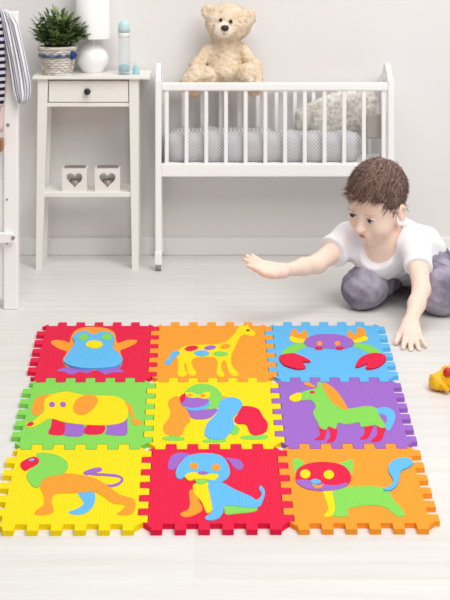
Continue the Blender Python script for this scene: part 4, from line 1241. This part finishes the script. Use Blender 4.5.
x = from_data('muzzle', [tuple(p) for p in vm] + [tuple(p) for p in Vs], [tuple(int(i) for i in f) for f in qm] + [tuple(i + len(vm) for i in f) for f in Fs],
              mat('cream_plush', (243, 232, 214), 0.95, 0.05, sheen=0.3), bear)
x['label'] = 'cream plush muzzle'
nose_p = Vector(mz) + Vector((0.004, -0.014, 0.010))
bm = bmesh.new()
add_ball(bm, nose_p, (0.0125, 0.008, 0.0095))
x = from_bm('nose', bm, mat('dark_brown_nose', (62, 44, 38), 0.45, 0.4), bear, True)
x['label'] = 'dark brown nose'
bm = bmesh.new()
m0 = nose_p + Vector((-0.002, -0.001, -0.009))
add_tube(bm, [m0, m0 + Vector((-0.001, 0.001, -0.008)), m0 + Vector((-0.009, 0.006, -0.013))], 0.0009, 6)
add_tube(bm, [m0 + Vector((-0.001, 0.001, -0.008)), m0 + Vector((0.008, 0.006, -0.012))], 0.0009, 6)
from_bm('mouth_stitch', bm, mat('brown_thread', (140, 108, 84), 0.8, 0.1), bear)
for (px, py) in ((220.8, 20), (230.7, 21.3)):
    e = hit(F, px, py, 4.05, 4.2)
    bm = bmesh.new()
    add_ball(bm, e + Vector((0, -0.003, 0)), (0.0056, 0.0045, 0.0062), None, 12)
    x = from_bm('eye', bm, mat('black_bead', (28, 22, 22), 0.15, 0.6), bear, True)
    x['label'] = 'black bead eye'

# ------------------------------------------------------------------ the boy
skin = mat('skin', (255, 224, 206), 0.5, 0.3, sss=0.06)
cloth_white = mat('white_jersey', (252, 251, 254), 0.9, 0.05, bump=0.25, bump_scale=16)
denim = mat('grey_washed_cotton', (180, 172, 187), 0.9, 0.05, rgb2=(122, 114, 131), var_scale=16, bump=0.3, bump_scale=60)

boy = thing('person', at(405, 305, 3.75) * 1.0, 'boy in white T-shirt and grey trousers kneeling beside the mat, one arm stretched out', 'person')
boy.location.z = 0
n3 = lambda *a: np.array(a, float)
Pv = n3(0.655, 3.885, 0.085)
Be = n3(0.610, 3.815, 0.112)
Ch = n3(0.560, 3.750, 0.148)
Uc = n3(0.522, 3.695, 0.152)
SL, SR = A_(415, 243, 3.625), A_(350, 239, 3.74)
EL, WL = A_(421.5, 289, 3.48), A_(410.5, 323, 3.385)
ER, WR = A_(317, 264, 3.62), A_(283, 271, 3.52)
hipR, kneeR, ankR = n3(0.605, 3.90, 0.078), n3(0.463, 3.66, 0.056), n3(0.575, 3.90, 0.040)
hipL, kneeL, ankL = n3(0.688, 3.85, 0.066), n3(0.662, 3.605, 0.058), n3(0.738, 3.86, 0.044)
# head frame: L to his left, F forward, U up
yaw = math.radians(44.0)
pit, rol = math.radians(24.0), math.radians(8.0)
fh = n3(-math.sin(yaw), -math.cos(yaw), 0)
hF = n3(fh[0] * math.cos(pit), fh[1] * math.cos(pit), -math.sin(pit))
hU = n3(fh[0] * math.sin(pit), fh[1] * math.sin(pit), math.cos(pit))
hL = n3(math.cos(yaw), -math.sin(yaw), 0)
hL, hU = hL * math.cos(rol) - hU * math.sin(rol), hU * math.cos(rol) + hL * math.sin(rol)
HC = A_(*(377, 199, 3.64))
hR = np.array([hL, hF, hU])
hw = lambda l, f, u: HC + l * hL + f * hF + u * hU
nrmz = lambda a: a / np.linalg.norm(a)

B = Field((0.10, 3.24, -0.004), (0.90, 4.04, 0.44), 0.0029)
# trunk
for a, b, ra, rb in ((Pv, Be, 0.066, 0.066), (Be, Ch, 0.066, 0.068), (Ch, Uc, 0.068, 0.055), (SL, (SL + SR) / 2 + n3(0, 0, -0.005), 0.036, 0.046),
                     ((SL + SR) / 2 + n3(0, 0, -0.005), SR, 0.046, 0.036)):
    B.cone(a, b, ra, rb, 0.03)
NB_ = (SL + SR) / 2 + n3(0.0, 0.0, 0.01)
B.cone(NB_, hw(0, -0.026, -0.045), 0.036, 0.034, 0.022)
# arms
B.cone(SL, EL, 0.034, 0.0225, 0.02)
B.cone(EL, EL * 0.55 + WL * 0.45, 0.0225, 0.0215, 0.012)
B.cone(EL * 0.55 + WL * 0.45, WL, 0.0215, 0.0165, 0.012)
B.cone(SR, ER, 0.033, 0.0245, 0.02)
B.cone(ER, ER * 0.6 + WR * 0.4, 0.0245, 0.0225, 0.012)
B.cone(ER * 0.6 + WR * 0.4, WR, 0.0225, 0.0155, 0.012)
# legs and feet
for hp, kn, an in ((hipR, kneeR, ankR), (hipL, kneeL, ankL)):
    B.cone(hp, kn, 0.056, 0.043, 0.02)
    B.cone(kn, an, 0.042, 0.024, 0.02)
for an, to in ((ankR, n3(0.640, 3.985, 0.018)), (ankL, n3(0.815, 3.925, 0.020))):
    B.cone(an, an * 0.4 + to * 0.6, 0.025, 0.021, 0.015)
    B.cone(an * 0.4 + to * 0.6, to, 0.021, 0.015, 0.01)
    sd = nrmz(np.cross(to - an, n3(0, 0, 1)))
    fwd = nrmz(to - an)
    for j in range(5):
        o = sd * (-0.018 + 0.009 * j)
        B.cone(to * 0.85 + an * 0.15 + o, to + o + fwd * (0.014 - 0.002 * abs(j - 1)), 0.008, 0.0065 - 0.0004 * j, 0.005)


def hand(W, dirn, thumb_side, palm_n, size, fan, curls, thumb_dir, thumb_drop=0.0, finger_pitch=0.0):
    """Palm and five fingers; thumb_side points from the little finger to the index finger, palm_n out of the palm."""
    d = nrmz(dirn)
    t = nrmz(thumb_side - d * (thumb_side @ d))
    pn = nrmz(palm_n - d * (palm_n @ d) - t * (palm_n @ t))
    L = size
    base_r = 0.0105
    kn = []
    for j, s in enumerate((0.0175, 0.006, -0.0055, -0.016)):
        k = W + d * L * (0.47, 0.50, 0.48, 0.43)[j] + t * s * L / 0.1 * 0.92
        kn.append(k)
        B.cone(W + t * s * 0.45, k, 0.0125, base_r, 0.012)
    B.cone(W + d * L * 0.12 + t * 0.008, W + d * L * 0.30 + t * 0.017 + pn * 0.003, 0.013, 0.010, 0.012)
    for j, k in enumerate(kn):
        ang = fan[j]
        fd = nrmz(d * math.cos(ang) + t * math.sin(ang) - pn * finger_pitch)
        segs = np.array([0.21, 0.145, 0.11]) * L * (0.95, 1.06, 1.0, 0.80)[j]
        p, r = k, (0.0079, 0.0081, 0.0077, 0.0068)[j]
        for s_i, sg in enumerate(segs):
            c = curls[j] * (0.5, 1.0, 0.8)[s_i]
            fd = nrmz(fd * math.cos(c) + pn * math.sin(c))
            p2 = p + fd * sg
            B.cone(p, p2, r, r * 0.90, 0.0022)
            p, r = p2, r * 0.90
    tb = W + d * L * 0.22 + t * 0.020
    td = nrmz(d * thumb_dir[0] + t * thumb_dir[1] + pn * thumb_dir[2])
    m1 = tb + td * L * 0.24
    B.cone(tb, m1, 0.0098, 0.0085, 0.007)
    td2 = nrmz(td + d * 0.45)
    B.cone(m1, m1 + td2 * L * 0.21, 0.0085, 0.0066, 0.003)


# hand propped on the floor: fingers towards the camera, thumb towards the mat
hand(WL, n3(-0.04, -0.93, -0.38), n3(-1, -0.02, 0.0), n3(0, 0.3, -1), 0.104, (0.26, 0.08, -0.12, -0.38), (0.06, 0.04, 0.04, 0.08),
     (0.8, 0.55, 0.3), 0.0, -0.02)
# outstretched hand: fingers away from the body, bent up a little at the wrist
hand(WR, n3(-0.97, -0.08, 0.16), n3(-0.02, -0.88, -0.42), n3(-0.25, -0.1, -1), 0.114, (0.12, 0.03, -0.06, -0.16), (0.06, 0.03, 0.03, 0.05),
     (1.0, -0.20, 0.0), 0.0, 0.55)
# head
B.ell(hw(0, -0.012, 0.022), (0.070, 0.086, 0.076), hR, 0.01)
B.ell(hw(0, 0.022, -0.030), (0.058, 0.061, 0.067), hR, 0.03)
B.ell(hw(0, 0.034, -0.068), (0.040, 0.042, 0.032), hR, 0.025)
B.cone(hw(0, 0.062, -0.088), hw(0, 0.058, -0.082), 0.0135, 0.016, 0.018)
for s in (-1, 1):
    B.cone(hw(s * 0.033, 0.050, -0.050), hw(s * 0.030, 0.048, -0.058), 0.025, 0.022, 0.02)
    B.ell(hw(s * 0.029, 0.094, -0.010), (0.017, 0.013, 0.0095), hR, 0.012, cut=True)
    B.ell(hw(s * 0.073, -0.006, -0.026), (0.009, 0.018, 0.027), hR, 0.006)
    B.ell(hw(s * 0.083, -0.002, -0.024), (0.007, 0.010, 0.015), hR, 0.005, cut=True)
    B.cone(hw(s * 0.009, 0.090, -0.040), hw(s * 0.008, 0.088, -0.039), 0.0055, 0.0055, 0.006)
B.cone(hw(0, 0.080, -0.010), hw(0, 0.099, -0.037), 0.0055, 0.0092, 0.010)
B.cone(hw(-0.010, 0.078, -0.063), hw(0.010, 0.078, -0.063), 0.0105, 0.0105, 0.012)
B.half((0, 0, 0.0005), (0, 0, -1), 0.0)
v, q = B.mesh(1)
from_data('body', v, q, skin, boy)

# eyes, brows, lips
eye_w, iris_m = mat('eye_white', (226, 218, 216), 0.2, 0.5), mat('brown_iris', (66, 48, 42), 0.2, 0.6)
lash_m, brow_m, lip_m = mat('dark_lashes', (74, 52, 46), 0.7, 0.1), mat('brown_brow', (214, 176, 152), 0.8, 0.1), mat('lips', (222, 136, 128), 0.45, 0.3)
HRm = Matrix([list(hL), list(hF), list(hU)]).transposed()
for s in (-1, 1):
    bm = bmesh.new()
    c = hw(s * 0.029, 0.0735, -0.011)
    add_ball(bm, c, (0.0104, 0.0105, 0.0054), HRm, 14)
    e = from_bm('eye', bm, eye_w, boy, True)
    e['label'] = 'brown eye'
    bm = bmesh.new()
    add_ball(bm, hw(s * 0.0285 - 0.0010, 0.0795, -0.0114), (0.0074, 0.0052, 0.0054), HRm, 12)
    from_bm('iris', bm, iris_m, e, True)
    bm = bmesh.new()
    pts = [hw(s * 0.029 + dx, 0.0835 - 9 * dx * dx - 0.0025, -0.0060 - 12 * dx * dx) for dx in np.linspace(-0.0125, 0.0125, 9)]
    add_tube(bm, pts, [0.0005, 0.0010, 0.0014, 0.0016, 0.0016, 0.0016, 0.0014, 0.0010, 0.0005], 6)
    x = from_bm('eyelash', bm, lash_m, boy, True)
    x['label'] = 'dark upper lashes'
    bm = bmesh.new()
    pts = [hw(s * 0.030 + s * dx, 0.0865 - 8 * (dx + 0.004) ** 2 - max(0, dx) * 0.45, 0.0125 - 5 * dx * dx - 0.02 * dx) for dx in np.linspace(-0.014, 0.017, 9)]
    add_tube(bm, pts, [0.0008, 0.0015, 0.002, 0.0022, 0.0022, 0.002, 0.0017, 0.0012, 0.0006], 6)
    x = from_bm('eyebrow', bm, brow_m, boy, True)
    x['label'] = 'light brown eyebrow'
bm = bmesh.new()
for uo, r in ((-0.0615, 0.0024), (-0.0660, 0.0031)):
    pts = [hw(dx, 0.0885 - 20 * dx * dx, uo + (14.0 if uo > -0.063 else 24.0) * (dx * dx)) for dx in np.linspace(-0.0145, 0.0145, 9)]
    add_tube(bm, pts, [r * k for k in (0.3, 0.65, 0.9, 1, 0.95, 1, 0.9, 0.65, 0.3)], 8)
x = from_bm('lips', bm, lip_m, boy, True)
x['label'] = 'pink lips'

# hair
Hf = Field(HC - 0.15, HC + 0.15, 0.0028)
Hf.ell(hw(0, -0.013, 0.024), (0.0745, 0.090, 0.079), hR)
Hf.ell(hw(0, 0.004, 0.046), (0.062, 0.075, 0.058), hR, 0.02)
sl, (X, Y, Z) = Hf.grid(Hf.lo, Hf.lo + (Hf.n - 1) * Hf.h)
lf = (X - HC[0]) * hF[0] + (Y - HC[1]) * hF[1] + (Z - HC[2]) * hF[2]
lu = (X - HC[0]) * hU[0] + (Y - HC[1]) * hU[1] + (Z - HC[2]) * hU[2]
ll = (X - HC[0]) * hL[0] + (Y - HC[1]) * hL[1] + (Z - HC[2]) * hL[2]
line = np.interp(lf, [-0.12, -0.05, -0.020, 0.004, 0.014, 0.030, 0.045, 0.060, 0.075, 0.11], [-0.056, -0.050, -0.014, 0.004, -0.012, 0.004, 0.032, 0.052, 0.057, 0.057])
line = line + 0.003 * np.sin(ll * 260) + 0.002 * np.sin(ll * 130 + 1)
Hf.f[sl] = np.maximum(Hf.f[sl], (line - lu) * 0.75)
vh, qh = Hf.mesh(1)
nh = normals_of(vh, qh)
rng = random.Random(5)


def comb(p, n):
    r = p - HC
    f, u, l = r @ hF, r @ hU, r @ hL
    if f > 0.0 and u > 0.0:
        return hF * 0.9 - hU * 0.7 - hL * 0.35
    if u > 0.055:
        return hF * 0.8 + hL * (0.2 if l > 0 else -0.3)
    return -hU * 1.0 + hF * 0.25


keep = np.where(((vh - HC) @ hU > -0.07))[0]
Vs, Fs = strands(vh[keep], nh[keep], 3400, 0.031, 0.0015, comb, 0.07, rng, 0.06)
crown = np.where(((vh - HC) @ hU > 0.07) & ((vh - HC) @ hF < 0.05))[0]
V3, F3 = strands(vh[crown], nh[crown], 170, 0.026, 0.0018, lambda p, n: hF * 0.3 + hL * 0.5, 0.50, rng, 0.25)
hair_m = mat('brown_hair', (150, 120, 104), 0.45, 0.45)
hnt = hair_m.node_tree
ha = hnt.nodes.new('ShaderNodeAttribute')
ha.attribute_name = 'tuft'
hr = hnt.nodes.new('ShaderNodeValToRGB')
hr.color_ramp.elements[0].color = (*lin((78, 56, 50)), 1)
hr.color_ramp.elements[1].color = (*lin((186, 152, 136)), 1)
hnt.links.new(ha.outputs['Fac'], hr.inputs[0])
hnt.links.new(hr.outputs[0], hnt.nodes['Principled BSDF'].inputs['Base Color'])
vv = [tuple(p) for p in vh] + [tuple(p) for p in Vs] + [tuple(p) for p in V3]
ff = [tuple(int(i) for i in f) for f in qh] + [tuple(i + len(vh) for i in f) for f in Fs] + [tuple(i + len(vh) + len(Vs) for i in f) for f in F3]
x = from_data('hair', vv, ff, hair_m, boy)
x['label'] = 'short tousled brown hair'
tone = [0.40] * len(vh)
for _ in range((len(Vs) + len(V3)) // 7):          # every tuft has a tone of its own
    tone += [min(1, max(0, rng.gauss(0.45, 0.24)))] * 7
at_ = x.data.attributes.new('tuft', 'FLOAT', 'POINT')
at_.data.foreach_set('value', tone)

# T-shirt: the trunk and upper arms, a little larger, with a scooped neck and open hems
T = Field((0.30, 3.48, 0.0), (0.80, 4.02, 0.32), 0.0032)
for a, b, ra, rb in ((Pv, Be, 0.093, 0.083), (Be, Ch, 0.082, 0.081), (Ch, Uc, 0.081, 0.066), (SL, (SL + SR) / 2 + n3(0, 0, -0.005), 0.044, 0.052),
                     ((SL + SR) / 2 + n3(0, 0, -0.005), SR, 0.052, 0.044)):
    T.cone(a, b, ra, rb, 0.03)
T.ell(Uc + n3(-0.02, -0.012, -0.025), (0.055, 0.05, 0.05), None, 0.04)
sL = SL + (EL - SL) * 0.62
sR = SR + (ER - SR) * 0.62
T.cone(SL, SL + (EL - SL) * 0.9, 0.042, 0.036, 0.02)
T.cone(SR, SR + (ER - SR) * 0.9, 0.045, 0.045, 0.02)
for p, e, s0 in ((SL + (EL - SL) * 0.56, EL, SL), (SR + (ER - SR) * 0.55, ER, SR)):
    d = nrmz(e - s0)
    T.half(p, d, 0.0, p - 0.075 + d * 0.03, p + 0.075 + d * 0.03)
ax = nrmz(Uc - Pv)
hem = Pv + ax * 0.012
T.half(hem, -ax + n3(0.0, 0.0, -0.15), 0.0, n3(0.50, 3.68, 0.0), n3(0.80, 4.02, 0.25))
sl, (X, Y, Z) = T.grid(T.lo, T.lo + (T.n - 1) * T.h)
T.f[sl] += (0.0022 * np.sin(X * 70 + Y * 40 + 2 * np.sin(Z * 45)) * np.sin(Z * 60 - X * 50 + 1)).astype(np.float32)
for a, b, ra, rb in [((388, 232, 3.65), (374, 255, 3.615), 0.042, 0.044)]:
    T.cone(A_(*a), A_(*b), ra, rb, 0.006, cut=True)
v, q = T.mesh(1)
x = from_data('t_shirt', v, q, cloth_white, boy)
x['label'] = 'white scoop-neck T-shirt'

# trousers
G = Field((0.36, 3.50, 0.0), (0.90, 4.03, 0.24), 0.0034)
G.ell(Pv + n3(0, 0.0, -0.004), (0.077, 0.074, 0.073))
for hp, kn, an, rk in ((hipR, kneeR, ankR, 0.056), (hipL, kneeL, ankL, 0.058)):
    G.cone(hp, kn, 0.063, rk, 0.025)
    G.cone(kn, an, rk - 0.004, 0.036, 0.02)
wl = Pv + ax * 0.055
G.half(wl + n3(0, 0, 0.02), ax + n3(0, 0.2, 0.4), 0.0, Pv + n3(-0.03, -0.12, 0.0), Pv + n3(0.14, 0.14, 0.15))
sl, (X, Y, Z) = G.grid(G.lo, G.lo + (G.n - 1) * G.h)
G.f[sl] += (0.0030 * np.sin(X * 55 + Y * 85 + 2.2 * np.sin(Z * 60 + X * 30)) * np.sin(Z * 80 - Y * 35 + X * 40)).astype(np.float32)
G.half((0, 0, 0.0008), (0, 0, -1), 0.0)
v, q = G.mesh(1)
x = from_data('trousers', v, q, denim, boy)
x['label'] = 'grey washed trousers'

# ------------------------------------------------------------------ yellow toy at the right edge
ty = 3.02
toy_c = at(446, 384, ty)
toy = thing('rubber_toy', (toy_c.x, ty, 0), 'bumpy yellow rubber toy with a red knob on the floor at the right edge', 'toy')
K = Field((toy_c.x - 0.06, ty - 0.07, -0.002), (toy_c.x + 0.12, ty + 0.08, 0.10), 0.0022)
K.ell((toy_c.x - 0.022, ty - 0.006, 0.0200), (0.0175, 0.022, 0.0185))
K.ell((toy_c.x + 0.010, ty, 0.0255), (0.030, 0.030, 0.0245), None, 0.012)
K.ell((toy_c.x + 0.048, ty + 0.004, 0.032), (0.036, 0.034, 0.031), None, 0.016)
rng = random.Random(3)
vk, qk = K.mesh(0)
nk = normals_of(vk, qk)
for i in range(70):                                     # knobbly skin
    j = rng.randrange(len(vk))
    c = vk[j] + nk[j] * 0.0005
    if c[2] > 0.008:
        K.cone(c, c + 1e-5, 0.0052, 0.0052, 0.002)
K.cone((toy_c.x - 0.012, ty - 0.032, 0.020), (toy_c.x - 0.004, ty - 0.034, 0.012), 0.006, 0.006, 0.002)
K.half((0, 0, 0.0006), (0, 0, -1))
v, q = K.mesh(1)
from_data('toy_body', v, q, mat('yellow_rubber', (255, 204, 12), 0.35, 0.4, rgb2=(250, 178, 8), var_scale=40), toy)
bm = bmesh.new()
rc = at(447.5, 371.8, ty - 0.020)
add_ball(bm, (rc.x, ty - 0.022, rc.z), (0.0105, 0.010, 0.0105))
add_tube(bm, [(rc.x + 0.006, ty - 0.006, rc.z - 0.020), (rc.x, ty - 0.022, rc.z)], 0.006)
x = from_bm('knob', bm, mat('red_rubber', (206, 44, 40), 0.35, 0.4), toy, True)
x['label'] = 'red knob'
